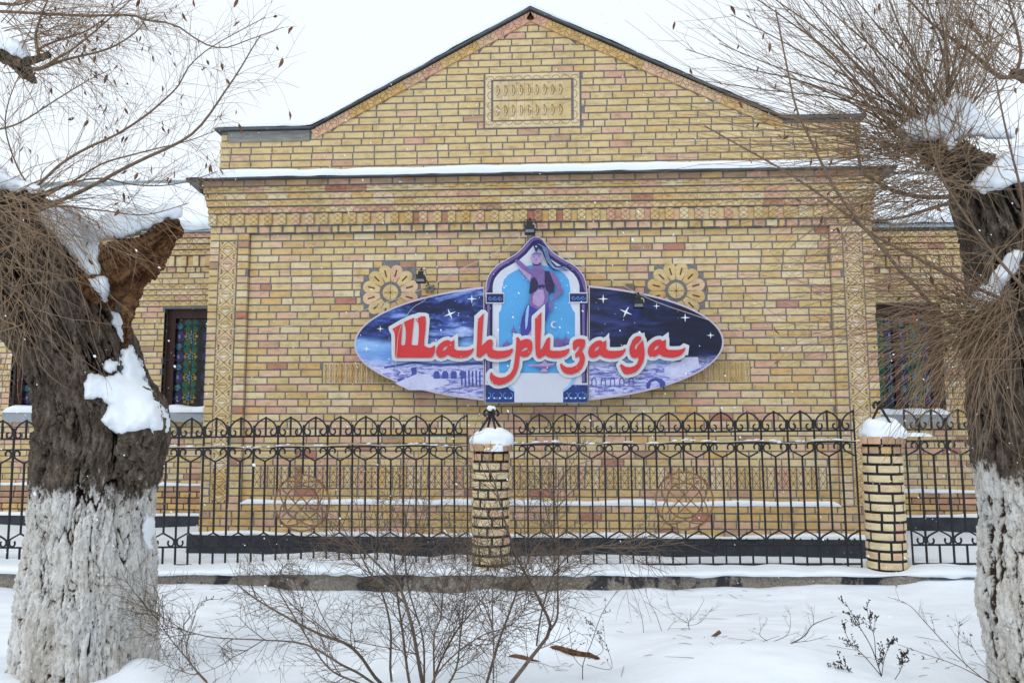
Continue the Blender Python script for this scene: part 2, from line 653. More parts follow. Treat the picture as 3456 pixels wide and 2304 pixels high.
# rosettes set into the panel
rosettes = []
for (dx, dy, rr) in ((897, 672, 0.365), (1553, 668, 0.365), (1229, 652, 0.44)):
    c = at(dx, dy, YP)
    rosettes.append((c.x, c.z, rr))
bandL = at(742, 852, YP).x
bandR = at(1722, 848, YP).x
BZ0 = Z_PAN + 8 * C
BZ1 = BZ0 + 3 * C
bz_mid = at(780, 852, YP).z
kk = round((bz_mid - 1.5 * C - Z_PAN) / C)
BZ0 = Z_PAN + kk * C
BZ1 = BZ0 + 3 * C

for i in range(4):
    course(-XW, XW, Z_PL + i * C, Z_PL + (i + 1) * C, i, 'base', YW)
for i in range(2):
    course(-PX, PX, Z_BASE + i * C, Z_BASE + (i + 1) * C, i, 'base', YP)
for i in range(3):                                   # short bricks at the two ends of the carved band
    for sg in (-1, 1):
        a, b = (-PX, -PX + 0.13) if sg < 0 else (PX - 0.13, PX)
        course(a, b, Z_BAND + i * C, Z_BAND + (i + 1) * C, 1, 'panel', YP)
for i in range(32):
    z0 = Z_PAN + i * C
    zc = z0 + C / 2
    holes = []
    for (cx, cz, rr) in rosettes:
        q = rr * rr - (zc - cz) ** 2
        if q > 0:
            q = math.sqrt(q) + 0.02
            holes.append((cx - q, cx + q))
    if BZ0 - 0.01 < zc < BZ1 + 0.01:
        holes.append((bandL - 0.012, bandR + 0.012))
    course(-PX, PX, z0, z0 + C, i, 'panel', YP, holes)
# half-brick stacks on both sides of each pilaster tile column and header course over the panel
for sg in (-1, 1):
    for i in range(37):
        z0 = Z_BASE + i * C
        for a, b in ((3.937, 4.05), (3.56, 3.69)):
            course(min(sg * a, sg * b), max(sg * a, sg * b), z0, z0 + C, 1, 'panel', YW, unit=0.2)
    for i in range(1):
        a, b = sorted((sg * 3.70, sg * 3.93))
        course(a, b, Z_BASE + 36 * C, Z_BASE + 36.99 * C, 1, 'panel', YW, unit=0.25)
course(-XW, XW, Z_TOP, Z_TOP + C, 1, 'panel', YW, unit=0.128, joint=0.026)

# upper gable wall
YA = -0.03
Z_LED = 4.66
XA = 3.98
apex = at(1218, 26, YA)
ZS = at(560, 318, YA).z                        # shoulder
lk = at(712, 300, YA)                          # left break
rk = at(1782, 268, YA)                         # right break
AX = apex.x
ZAP = apex.z
slopeL = (ZAP - lk.z) / (AX - lk.x)
slopeR = (ZAP - rk.z) / (rk.x - AX)
SH = 0.5 * (lk.z + rk.z) - 0.02
gl = lambda z: AX - (ZAP - z) / slopeL
gr = lambda z: AX + (ZAP - z) / slopeR
at_core = MB()
core = [(-XA + 0.012, Z_LED - 0.05), (XA - 0.012, Z_LED - 0.05), (XA - 0.012, SH), (gr(SH), SH), (AX, ZAP), (gl(SH), SH), (-XA + 0.012, SH)]
at_core.prism(core, YA + R, 0.35, back=True)
gable_wall = at_core.build('gable_wall', M['mortar'], bld)
gp0 = at(1113, 178, YA)
gp1 = at(1334, 293, YA)
GZ0 = Z_LED + round((gp1.z - Z_LED) / C) * C
GZ1 = GZ0 + round((gp0.z - gp1.z) / C) * C
VB = 0.125                                     # verge brick band, measured square to the slope
nrow = int((ZAP - Z_LED) / C) + 1
cl = math.sqrt(1 + slopeL ** 2) / slopeL * VB
cr_ = math.sqrt(1 + slopeR ** 2) / slopeR * VB
for i in range(nrow):
    z0 = Z_LED + i * C
    zc = z0 + C / 2
    holes = []
    if GZ0 < zc < GZ1:
        holes.append((gp0.x - 0.012, gp1.x + 0.012))
    if z0 + C < SH + 0.02:
        hl = holes
        if zc > SH - 0.16:
            hl = hl + [(-XA + 0.09, lk.x + 0.02)]
        course(-XA, XA, z0, z0 + C, i, 'attic', YA, hl)
    else:
        course(-XA, XA, z0, z0 + C, i, 'attic', YA, holes, lambda z: gl(z) + cl, lambda z: gr(z) - cr_)
# grey board let into the wall under the left shoulder
bb = MB()
bb.box(-XA + 0.1, lk.x, YA - 0.012, 0.1, SH - 0.145, SH - 0.005)
bb.build('weathered_board', M['old_board'], bld)

# the 300 bricks that show largest become parts, the others one mass
sx0, sx1 = at(800, 790, YP).x, at(1675, 790, YP).x


def seen(P):
    cx = sum(p[0] for p in P) / len(P)
    cz = sum(p[1] for p in P) / len(P)
    if sx0 < cx < sx1 and 1.75 < cz < 3.9:
        return False
    if cx > 2.6 or cx < -3.5:
        return False
    return cz > 1.75 and len(P) == 4


def proj_area(b):
    P, y, _ = b
    d = (Vector((P[0][0], y, P[0][1])) - CAM).dot(FW)
    return abs((P[1][0] - P[0][0]) * (P[2][1] - P[1][1])) / d ** 2


cand = sorted([i for i, b in enumerate(ALL) if seen(b[0])], key=lambda i: -proj_area(ALL[i]))[:300]
single = set(cand)
mass = MB()
for i, (P, y, t) in enumerate(ALL):
    if i in single:
        m = MB()
        cx, cz = P[0][0], P[0][1]
        m.prism([(x - cx, z - cz) for x, z in P], 0.0, 0.06, 0.004)
        link('brick', m.mesh('brick', M['brick']), wall if cz < 4.5 else gable_wall, (cx, y, cz), None, t)
    else:
        mass.prism(P, y, y + 0.06, 0.004, 0, t)
bm_ = mass.build('brick_courses', M['bricks'], bld)
bm_['kind'] = 'stuff'


# ---- carved bricks: slab + thin flat strips coloured dark for groove shadow and dirt
def tile(name, wd, ht, dp, strokes, sw=0.006, lens=None):
    m = MB()
    m.prism([(-wd / 2, 0), (wd / 2, 0), (wd / 2, ht), (-wd / 2, ht)], 0.0, dp, 0.003)
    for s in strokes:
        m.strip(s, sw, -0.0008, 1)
    for (cx, cz, a, b, vert) in (lens or []):
        # a hollow leaf: two facets meeting at a sunken spine, rim proud of the face
        n = 10
        up, lo = [], []
        for i in range(n + 1):
            s = -1 + 2 * i / n
            h = b * (1 - s * s)
            if vert:
                up.append((cx + h, cz + s * a))
                lo.append((cx - h, cz + s * a))
            else:
                up.append((cx + s * a, cz + h))
                lo.append((cx + s * a, cz - h))
        mid = [((u[0] + l[0]) / 2, (u[1] + l[1]) / 2) for u, l in zip(up, lo)]
        for side, flip in ((up, False), (lo, True)):
            b0 = len(m.v)
            m.v += [(x, -0.010, z) for x, z in side] + [(x, -0.001, z) for x, z in mid]
            for i in range(n):
                q = [b0 + i, b0 + i + 1, b0 + n + 2 + i, b0 + n + 1 + i]
                m.face(q[::-1] if flip else q, 0)
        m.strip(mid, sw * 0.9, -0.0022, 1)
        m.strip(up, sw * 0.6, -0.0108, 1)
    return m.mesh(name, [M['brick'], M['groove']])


def arc(cx, cz, r, a0, a1, n=9):
    return [(cx + r * math.cos(math.radians(a0 + (a1 - a0) * i / n)), cz + r * math.sin(math.radians(a0 + (a1 - a0) * i / n))) for i in range(n + 1)]


# pilaster tiles
pil_h = (Z_BASE + 36 * C - Z_BASE - 0.02) / 17.0
wT = 0.215
hT = pil_h - 0.001
star = lambda cx, cz, r: [[(cx - r, cz), (cx + r, cz)], [(cx, cz - r), (cx, cz + r)]]
strk = [[(-wT / 2, hT / 2), (0, 0)], [(0, 0), (wT / 2, hT / 2)], [(wT / 2, hT / 2), (0, hT)], [(0, hT), (-wT / 2, hT / 2)]]
for sg in (-1, 1):
    for zz in (0.012, hT - 0.012):
        strk += [[(sg * 0.075 - 0.018, zz), (sg * 0.075 + 0.018, zz)], [(sg * 0.075, max(0.002, zz - 0.022)), (sg * 0.075, min(hT - 0.002, zz + 0.022))]]
    strk += [[(sg * wT / 2 * 0.98, hT * 0.2), (sg * wT / 2 * 0.62, hT * 0.12)], [(sg * wT / 2 * 0.98, hT * 0.8), (sg * wT / 2 * 0.62, hT * 0.88)],
             [(sg * wT / 2 * 0.98, hT * 0.34), (sg * wT / 2 * 0.8, hT * 0.28)], [(sg * wT / 2 * 0.98, hT * 0.66), (sg * wT / 2 * 0.8, hT * 0.72)]]
me_pil = tile('carved_tile', wT, hT, 0.05, strk, 0.0062, [(0, hT / 2, 0.062, 0.033, False)])
crescents = MB()
for sg in (-1, 1):
    pl = thing('p', '', '') if False else None
    col_ = MB()
    col_.box(sg * 3.815 - 0.108, sg * 3.815 + 0.108, YW + 0.012, YW + 0.05, Z_BASE, Z_BASE + 36 * C)
    pil = col_.build('pilaster', M['mortar'], bld)
    for i in range(17):
        t = RNG.choice([0.3, 0.4, 0.42, 0.6, 0.62, 0.64, 0.66, 0.58]) if i > 1 else 0.48
        link('carved_tile', me_pil, pil, (sg * 3.815, YW - 0.002 + RNG.uniform(-0.001, 0.001), Z_BASE + 0.008 + i * pil_h), None, t)
        if RNG.random() < 0.8:
            zc = Z_BASE + 0.008 + i * pil_h + hT / 2
            crescents.strip([(sg * 3.815 + 0.045 * s, zc - 0.034 * (1 - 0.85 * s * s)) for s in [q / 4 - 1 for q in range(9)]], 0.009, YW - 0.014, 0, True)
# lower carved band of upright X bricks
n_b = 80
bw = (2 * PX - 0.28) / n_b
wX, hX = bw - 0.016, 3 * C - 0.018
me_x = tile('band_brick', wX, hX, 0.05, [[(-wX / 2, 0.01), (wX / 2, hX / 2)], [(wX / 2, 0.01), (-wX / 2, hX / 2)], [(-wX / 2, hX / 2), (wX / 2, hX - 0.01)],
                                        [(wX / 2, hX / 2), (-wX / 2, hX - 0.01)], [(-wX / 2, hX * 0.27), (wX / 2, hX * 0.27)], [(-wX / 2, hX * 0.74), (wX / 2, hX * 0.74)]], 0.005)
bcore = MB()
bcore.box(-PX + 0.135, PX - 0.135, YP + 0.004, YP + 0.05, Z_BAND, Z_PAN)
band = bcore.build('carved_band', M['mortar'], bld)
for i in range(n_b):
    link('band_brick', me_x, band, (-PX + 0.14 + (i + 0.5) * bw, YP - 0.004 + RNG.uniform(-0.002, 0.002), Z_BAND + 0.009), None, tint_pick(RNG, 'panel'))
# middle band of leaf tiles, mostly behind the sign
n_m = int((bandR - bandL) / 0.066)
mw = (bandR - bandL) / n_m
hM = 3 * C - 0.016
me_l2 = tile('leaf_tile', mw - 0.003, hM, 0.05, [], 0.004, [(0, hM * 0.27, 0.055, 0.014, True), (0, hM * 0.73, 0.055, 0.014, True)])
mcore = MB()
mcore.box(bandL - 0.004, bandR + 0.004, YP + 0.006, YP + 0.05, BZ0, BZ1)
mband = mcore.build('leaf_band', M['mortar'], bld)
for i in range(n_m):
    link('leaf_tile', me_l2, mband, (bandL + (i + 0.5) * mw, YP - 0.003, BZ0 + 0.008), None, RNG.choice([0.1, 0.2, 0.3, 0.5, 0.66]))
# rosettes: twelve petals round a star disc
R0 = 0.335
petal = [(0.0, 0.0)]
pr = []
for i in range(13):
    a = math.pi * (i / 12)
    pr.append((0.255 + 0.075 * math.sin(a), 0.072 * math.cos(a)))
pet_pts = [(0.125, 0.028)] + [(x, z) for x, z in pr] + [(0.125, -0.028)]
for ri, (cx, cz, rr) in enumerate(rosettes):
    sc = rr / 0.365
    disc = MB()
    disc.prism([(cx + rr * 0.99 * (1 + 0.045 * math.cos(12 * a)) * math.cos(a), cz + rr * 0.99 * (1 + 0.045 * math.cos(12 * a)) * math.sin(a)) for a in [2 * math.pi * q / 96 for q in range(96)]], YP + 0.004, YP + 0.05)
    ros = disc.build('rosette', M['mortar'], bld)
    mp = MB()
    mp.prism([(x * sc * 1.07, z * sc * 1.08) for x, z in pet_pts], 0.0, 0.05, 0.006)
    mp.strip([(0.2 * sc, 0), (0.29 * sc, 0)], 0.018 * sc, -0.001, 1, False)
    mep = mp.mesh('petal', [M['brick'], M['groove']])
    for q in range(12):
        a = 2 * math.pi * (q + 0.5) / 12
        o = link('petal', mep, ros, (cx, YP - 0.008, cz), (0, -a, 0), RNG.choice([0.1, 0.2, 0.3, 0.35, 0.5, 0.66, 0.7]))
    mc = MB()
    mc.prism([(0.098 * sc * math.cos(2 * math.pi * q / 32), 0.098 * sc * math.sin(2 * math.pi * q / 32)) for q in range(32)], 0, 0.05, 0.006)
    for q in range(8):
        a = math.pi * q / 4
        r = 0.085 if q % 2 == 0 else 0.05
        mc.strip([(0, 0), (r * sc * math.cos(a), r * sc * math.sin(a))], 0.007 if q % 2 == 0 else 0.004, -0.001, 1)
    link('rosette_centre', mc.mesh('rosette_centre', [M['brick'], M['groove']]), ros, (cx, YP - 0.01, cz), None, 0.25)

# frieze: dentils and four carved rows stepping out under the ledge
ZD = Z_TOP + C
fr = MB()
HD = 0.157
fr.box(-XW - 0.01, XW + 0.01, YW - 0.004, 0.3, ZD + 0.004, ZD + HD)
RH = (4.655 - ZD - HD) / 5
steps = []
for r in range(5):
    z0 = ZD + HD + r * RH
    out = 0.035 + 0.016 * r
    fr.box(-XW - out + 0.008, XW + out - 0.008, YW - out + R, 0.3, z0, z0 + RH - 0.0005)
    steps.append((z0, out))
frieze = fr.build('frieze', M['mortar'], bld)
nd = 46
dw = 2 * (XW + 0.02) / nd
wD = dw * 0.52
me_d = tile('dentil', wD, HD - 0.022, 0.08, [[(-wD / 2, 0.0), (wD / 2, HD * 0.43)], [(wD / 2, 0.0), (-wD / 2, HD * 0.43)], [(-wD / 2, HD * 0.43), (wD / 2, HD * 0.86)], [(wD / 2, HD * 0.43), (-wD / 2, HD * 0.86)]], 0.005)
wd2 = dw * 0.46
mm = MB()
mm.prism([(-wd2 / 2, 0), (wd2 / 2, 0), (wd2 / 2, HD - 0.02), (-wd2 / 2, HD - 0.02)], 0, 0.05, 0.003)
me_db = mm.mesh('dentil_infill', M['brick'])
for i in range(nd):
    x = -XW - 0.02 + (i + 0.3) * dw
    link('dentil', me_d, frieze, (x, YW - 0.05, ZD + 0.009), None, tint_pick(RNG, 'panel'))
    if i < nd - 1 or True:
        link('dentil_infill', me_db, frieze, (x + dw * 0.5, YW - 0.012, ZD + 0.009), None, tint_pick(RNG, 'panel'))
hr = RH - 0.015
wF = 0.258
fan = [[(0.03 * math.cos(math.radians(a)) , 0.03 + 0.03 * math.sin(math.radians(a))), (0.075 * math.cos(math.radians(a)) * 1.1, min(hr - 0.002, 0.03 + 0.06 * math.sin(math.radians(a))))] for a in (28, 55, 80, 100, 125, 152)]
me_rows = [
    tile('frieze_brick', wF, hr, 0.08, [arc(0, 0.002, 0.05, 0, 180), arc(0, 0.002, 0.038, 0, 180)] + [[(0.058 * math.cos(math.radians(a)), 0.058 * math.sin(math.radians(a))), (0.14 * math.cos(math.radians(a)), min(hr - 0.002, 0.115 * math.sin(math.radians(a))))] for a in (40, 65, 90, 115, 140)]
         + [[(-wF / 2, 0.005), (-wF / 2 + 0.06, hr)], [(wF / 2, 0.005), (wF / 2 - 0.06, hr)]], 0.0045),
    tile('frieze_brick', wF, hr, 0.08, [arc(-0.065, 0.0, 0.045, 0, 180), arc(0.065, 0.0, 0.045, 0, 180), arc(0, 0.0, 0.062, 15, 165)], 0.0035),
    tile('frieze_brick', wF, hr, 0.08, [arc(-wF / 4, 0.003, 0.06, 0, 180), arc(wF / 4, 0.003, 0.06, 0, 180)], 0.0035),
    tile('frieze_brick', wF, hr, 0.08, fan + [[(-wF / 2, 0.028), (-0.045, 0.024)], [(wF / 2, 0.028), (0.045, 0.024)]], 0.0055),
]
for r, (z0, out) in enumerate(steps):
    if r < 4:
        n = int(round(2 * (XW + out) / 0.2615))
        ww = 2 * (XW + out) / n
        for i in range(n):
            o = link('frieze_brick', me_rows[r], frieze, (-XW - out + (i + 0.5) * ww, YW - out - RNG.uniform(0, 0.002), z0 + 0.0085), None, tint_pick(RNG, 'panel'))
            o.scale.x = (ww - 0.003) / wF
    else:
        st = []
        course(-XW - out, XW + out, z0, z0 + RH, 1, 'dark', YW - out, store=st, unit=0.25, joint=0.02)
        for P, y, t in st:
            m = MB()
            m.prism([(x - P[0][0], z - P[0][1]) for x, z in P], 0, 0.06, 0.004)
            link('frieze_brick', m.mesh('frieze_brick', M['brick']), frieze, (P[0][0], y, P[0][1]), None, t)

# gable medallion: frame bricks round two rows of leaf tiles
fw_, fh_ = gp1.x - gp0.x, GZ1 - GZ0
gc = MB()
gc.box(gp0.x - 0.003, gp1.x + 0.003, YA + 0.004, YA + 0.06, GZ0, GZ1)
gpan = gc.build('gable_panel', M['mortar'], bld)
FB = 0.075


def framebar(x0, x1, z0, z1, vert):
    m = MB()
    m.prism([(x0, z0), (x1, z0), (x1, z1), (x0, z1)], YA - 0.014, YA + 0.05, 0.004)
    n = int(((z1 - z0) if vert else (x1 - x0)) / 0.11)
    for i in range(n):
        if vert:
            zc = z0 + (i + 0.5) * (z1 - z0) / n
            sgn = 1 if x0 < (gp0.x + gp1.x) / 2 else -1
            xe = x1 if sgn > 0 else x0
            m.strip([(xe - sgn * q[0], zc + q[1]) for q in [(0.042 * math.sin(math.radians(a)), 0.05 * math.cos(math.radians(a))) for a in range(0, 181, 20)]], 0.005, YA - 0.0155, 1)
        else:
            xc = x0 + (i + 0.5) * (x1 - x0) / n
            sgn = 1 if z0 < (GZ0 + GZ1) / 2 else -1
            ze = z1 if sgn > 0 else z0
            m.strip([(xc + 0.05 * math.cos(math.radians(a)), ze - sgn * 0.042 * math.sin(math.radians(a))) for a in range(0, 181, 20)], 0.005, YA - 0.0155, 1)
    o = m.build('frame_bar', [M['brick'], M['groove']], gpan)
    o['tint'] = 0.62


framebar(gp0.x + 0.012, gp1.x - 0.012, GZ0 + 0.01, GZ0 + 0.01 + FB, False)
framebar(gp0.x + 0.012, gp1.x - 0.012, GZ1 - 0.01 - FB, GZ1 - 0.01, False)
framebar(gp0.x + 0.012, gp0.x + 0.01 + FB, GZ0 + 0.012 + FB, GZ1 - 0.012 - FB, True)
framebar(gp1.x - 0.01 - FB, gp1.x - 0.012, GZ0 + 0.012 + FB, GZ1 - 0.012 - FB, True)
ix0, ix1 = gp0.x + FB + 0.035, gp1.x - FB - 0.035
iz0, iz1 = GZ0 + FB + 0.03, GZ1 - FB - 0.03
ih = (iz1 - iz0 - 0.016) / 2
iw = (ix1 - ix0) / 10
me_leaf = tile('leaf_tile', iw - 0.0015, ih, 0.05, [], 0.011, [(0, ih * 0.5, 0.066, 0.029, True)])
for r in range(2):
    for i in range(10):
        if i == 9:
            m = MB()
            m.prism([(-iw / 2, 0), (iw / 2 - 0.002, 0), (iw / 2 - 0.002, ih), (-iw / 2, ih)], 0, 0.05, 0.002)
            link('plain_tile', m.mesh('plain_tile', M['brick']), gpan, (ix0 + iw * 0.06 + (i + 0.5) * iw * 0.99, YA - 0.008, iz0 + r * (ih + 0.016)), None, 0.3)
        else:
            xx = ix0 + (i + 0.5) * iw
            link('leaf_tile', me_leaf, gpan, (xx, YA - 0.008, iz0 + r * (ih + 0.016)), None, RNG.choice([0.42, 0.44, 0.4, 0.58]))
            crescents.strip([(xx + 0.014 * s, iz0 + r * (ih + 0.016) + ih * 0.5 - 0.058 + 0.02 * s * s) for s in (-1, -0.5, 0, 0.5, 1)], 0.008, YA - 0.021, 0, True)
cro = crescents.build('snow_in_carvings', M['snow'])
tag(cro, 'thin snow crescents caught in the carved hollows of the pilasters and gable panel', 'snow', None, 'stuff')

# verge bricks and flashing along the gable
vl = MB()
wV, hV = 0.25, VB - 0.012
me_v = tile('verge_brick', wV, hV, 0.08, [arc(0, 0.004, 0.07, 0, 180), arc(0, 0.004, 0.05, 0, 180)] + [[(0.075 * math.cos(math.radians(a)), 0.075 * math.sin(math.radians(a))), (0.13 * math.cos(math.radians(a)), min(hV, 0.12 * math.sin(math.radians(a)) + 0.02))] for a in (20, 50, 75, 105, 130, 160)], 0.0045)
for sg, brk, sl_ in ((-1, lk, slopeL), (1, rk, slopeR)):
    ex = gl(SH) if sg < 0 else gr(SH)
    Lg = math.hypot(AX - ex, ZAP - SH)
    ang = math.atan2(ZAP - SH, abs(AX - ex))
    n = int(Lg / 0.256)
    d = Vector((math.cos(ang) * (-sg), 0, math.sin(ang)))      # uphill
    nrm = Vector((-math.sin(ang) * (-sg) * 1, 0, math.cos(ang)))
    nrm = Vector((sg * math.sin(ang), 0, math.cos(ang)))
    for i in range(n):
        q = Vector((ex, 0, SH)) + d * ((i + 0.5) * Lg / n) - nrm * VB
        o = link('verge_brick', me_v, gable_wall, (q.x, YA - 0.02, q.z), (0, ang * sg, 0), RNG.choice([0.3, 0.5, 0.52, 0.7, 0.75, 0.8, 0.9, 0.66]))
        o.scale.x = (Lg / n - 0.004) / wV
# metal flashing: gable slopes and the two shoulders
FT = 0.014
outer = [(-XA - 0.06, SH + FT + 0.015), (gl(SH) + 0.03, SH + FT + 0.015), (AX, ZAP + FT + 0.02), (gr(SH) - 0.03, SH + FT + 0.015), (XA + 0.06, SH + FT + 0.015)]
inner = [(-XA - 0.06, SH + 0.004), (gl(SH), SH + 0.004), (AX, ZAP + 0.002), (gr(SH), SH + 0.004), (XA + 0.06, SH + 0.004)]
fl = MB()
for i in range(4):
    fl.prism([inner[i], inner[i + 1], outer[i + 1], outer[i]], YA - 0.06, 0.5, 0.0, back=True)
fl.build('verge_flashing', M['flashing'], bld)
# sheet ledge below the gable wall with turned-down nose
lo = steps[4][1]
lg = MB()
zl = 4.657
prof = [(YW - lo - 0.085, zl - 0.012), (YW - lo - 0.085, zl), (YA + 0.02, zl + 0.05), (YA + 0.02, zl + 0.0)]
xs = [-XW - lo - 0.12, XW + lo + 0.12]
b0 = len(lg.v)
for x in xs:
    lg.v += [(x, y, z) for y, z in prof]
for i in range(4):
    j = (i + 1) % 4
    lg.face([b0 + i, b0 + 4 + i, b0 + 4 + j, b0 + j][::-1])
lg.face([b0, b0 + 1, b0 + 2, b0 + 3])
lg.face([b0 + 4, b0 + 5, b0 + 6, b0 + 7][::-1])
for sg in (-1, 1):
    # flared drip corner running back along the side
    x0 = sg * (XW + lo)
    x1 = sg * (XW + lo + 0.17)
    lg.prism([(x0, zl - 0.17), (x1, zl - 0.02), (x1, zl + 0.006), (x0, zl + 0.03)], YW - lo - 0.07, 3.0, 0.0, back=True)
lg.build('ledge_flashing', M['flashing'], bld)
# black plinth
pl = MB()
pl.box(-XW - 0.1, XW + 0.1, YW - 0.09, 0.5, -0.2, Z_PL - 0.004)
pl.build('plinth', M['plinth'], bld)


# ------------------------------------------------------------------ the two wings set back from the pavilion
def wing(sg, name):
    xin, xout = sg * (XW - 0.1), sg * 13.0
    xa, xb = min(xin, xout), max(xin, xout)
    y = YWING
    zt = at(430, 532, y).z if sg < 0 else at(2180, 520, y).z
    zp = at(420, 1183, y).z if sg < 0 else at(2180, 1186, y).z
    g = MB()
    # window openings
    if sg < 0:
        wx0, wx1 = at(374, 800, y).x, at(374, 800, y).x + 1.2
        w2 = (wx0 - 2.45, wx0 - 1.25)
        wz0, wz1 = at(420, 945, y).z, at(420, 708, y).z
        wins = [(wx0, wx1), w2]
    else:
        wx1 = at(2166, 800, y).x
        wx0 = wx1 - 1.25
        wz0, wz1 = at(2090, 950, y).z, at(2090, 697, y).z
        wins = [(wx0, wx1), (wx1 + 1.25, wx1 + 2.45)]
    # mortar core in strips round the openings
    cuts = sorted([c for wv in wins for c in wv])
    edges = [xa] + cuts + [xb]
    for i in range(0, len(edges), 2):
        g.box(edges[i], edges[i + 1], y + R, y + 0.35, wz0, wz1)
    g.box(xa, xb, y + R, y + 0.36, -0.2, wz0 - 0.0005)
    g.box(xa, xb, y + R, y + 0.36, wz1 + 0.0005, zt)
    wl = g.build(name, M['mortar'], bld)
    m = MB()
    st = []
    rr = random.Random(21 if sg < 0 else 22)
    cz = 0.0897
    n = int((zt - zp) / cz)
    zsn1 = (at(420, 1112, y).z if sg < 0 else at(2180, 1128, y).z)
    friz = {n - 1: 'course', n - 2: 'arch', n - 3: 'arch', n - 4: 'sun', n - 5: 'dent', n - 6: 'dent2', n - 7: 'head'}
    a_lo = int((wz1 - zp) / cz) + 1
    frz2 = {a_lo, a_lo + 1, a_lo + 2, a_lo + 3}
    for i in range(n):
        z0 = zp + i * cz
        zc = z0 + cz / 2
        zone = 'panel'
        yy = y
        if zc < zsn1:
            zone, yy = 'dark', y - 0.05
        holes = [wv for wv in wins] if wz0 - 0.02 < zc < wz1 + 0.02 else []
        f = friz.get(i)
        if f in ('dent', 'dent2'):
            if f == 'dent2':
                x = xa
                q = 0
                while x < xb:
                    st.append(([(x, z0 + 0.01), (x + 0.085, z0 + 0.01), (x + 0.085, z0 + 2 * cz - 0.012), (x, z0 + 2 * cz - 0.012)], y - (0.05 if q % 2 else 0.012), tint_pick(rr, 'panel')))
                    x += 0.098
                    q += 1
            continue
        if f == 'head':
            course(xa, xb, z0, z0 + cz, 1, 'panel', y - 0.01, holes, rng=rr, store=st, unit=0.128, joint=0.024)
            continue
        if f or i in frz2:
            out = (0.035 + 0.015 * (i - n + 5)) if f else 0.012
            course(xa, xb, z0, z0 + cz, i, 'panel', y - out, holes, rng=rr, store=st, joint=0.004)
            x = xa + (0.13 if i % 2 else 0)
            vx0, vx1 = (at(-30, 600, y).x, -4.6) if sg < 0 else (4.8, at(2400, 600, y).x)
            while x < xb:
                if vx0 < x < vx1 and not any(h0 - 0.1 < x < h1 + 0.1 for h0, h1 in holes):
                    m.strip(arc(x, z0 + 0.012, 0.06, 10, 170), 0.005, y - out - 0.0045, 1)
                x += 0.13
            continue
        course(xa, xb, z0, z0 + cz, i, zone, yy, holes, rng=rr, store=st)
    for P, yf, t in st:
        m.prism(P, yf, yf + 0.07, 0.004, 0, t)
    o = m.build('brick_courses', [M['bricks'], M['groove']], wl)
    o['kind'] = 'stuff'
    p = MB()
    p.box(xa, xb, y - 0.08, y + 0.3, -0.2, zp - 0.004)
    p.build('plinth', M['plinth'], wl)
    return wl, wins, wz0, wz1, zt, zp, zsn1, xa, xb


GL = {}
for nme, col in (('green', srgb(20, 122, 94)), ('yellow', srgb(206, 172, 34)), ('sky', srgb(90, 168, 196)), ('navy', srgb(56, 58, 136)), ('white', srgb(176, 182, 186)), ('red', srgb(104, 50, 40)), ('lead', srgb(30, 28, 28))):
    kk_ = N('glass_' + nme)
    nn = kk_.noise(kk_.pos(), 45, 3, 0.6)
    d = tuple(c * 0.55 for c in col[:3]) + (1,)
    kk_.bump(nn, 0.3, 0.01)
    GL[nme] = kk_.done(kk_.ramp(nn, [(0.35, tuple(c * 0.3 for c in col[:3]) + (1,)), (0.75, tuple(c * 0.8 for c in col[:3]) + (1,))]), 0.22, 0.4)


def poly_mesh(name, pts, mat, dp=0.006):
    m = MB()
    m.prism(pts, 0, dp, 0.0015)
    return m.mesh(name, mat)


def ngon(n, r, a0=0, r2=None):
    return [((r if (r2 is None or i % 2 == 0) else r2) * math.cos(a0 + 2 * math.pi * i / n), (r if (r2 is None or i % 2 == 0) else r2) * math.sin(a0 + 2 * math.pi * i / n)) for i in range(n)]


UH = 0.325
pieces = []
pieces.append((poly_mesh('glass_piece', ngon(16, 0.062, 0, 0.042), GL['sky']), [(0, 0, 0), (0.19, UH / 2, 0), (-0.19, UH / 2, 0)]))
pieces.append((poly_mesh('glass_piece', ngon(12, 0.016), GL['red']), [(0, 0, 0), (0, UH / 2, 0)]))
kite = [(0.056, 0.0), (0.082, -0.034), (0.122, 0.0), (0.082, 0.034)]
pieces.append((poly_mesh('glass_piece', kite, GL['yellow']), [(0, 0, math.pi * q / 4) for q in range(8)]))
pet = [(0.02, 0.0), (0.035, -0.04), (0.09, -0.062), (0.13, -0.03), (0.13, 0.03), (0.09, 0.062), (0.035, 0.04)]
pieces.append((poly_mesh('glass_piece', pet, GL['green']), [(0, UH / 2, math.pi / 4 + math.pi * q / 2) for q in range(4)]))
pieces.append((poly_mesh('glass_piece', ngon(16, 0.088), GL['navy']), [(0.19, 0, 0), (-0.19, 0, 0)]))
pieces.append((poly_mesh('glass_piece', [(0.02 * x, 0.036 * z) for x, z in ngon(12, 1.0)], GL['white']), [(0.19, 0, 0), (-0.19, 0, 0)]))


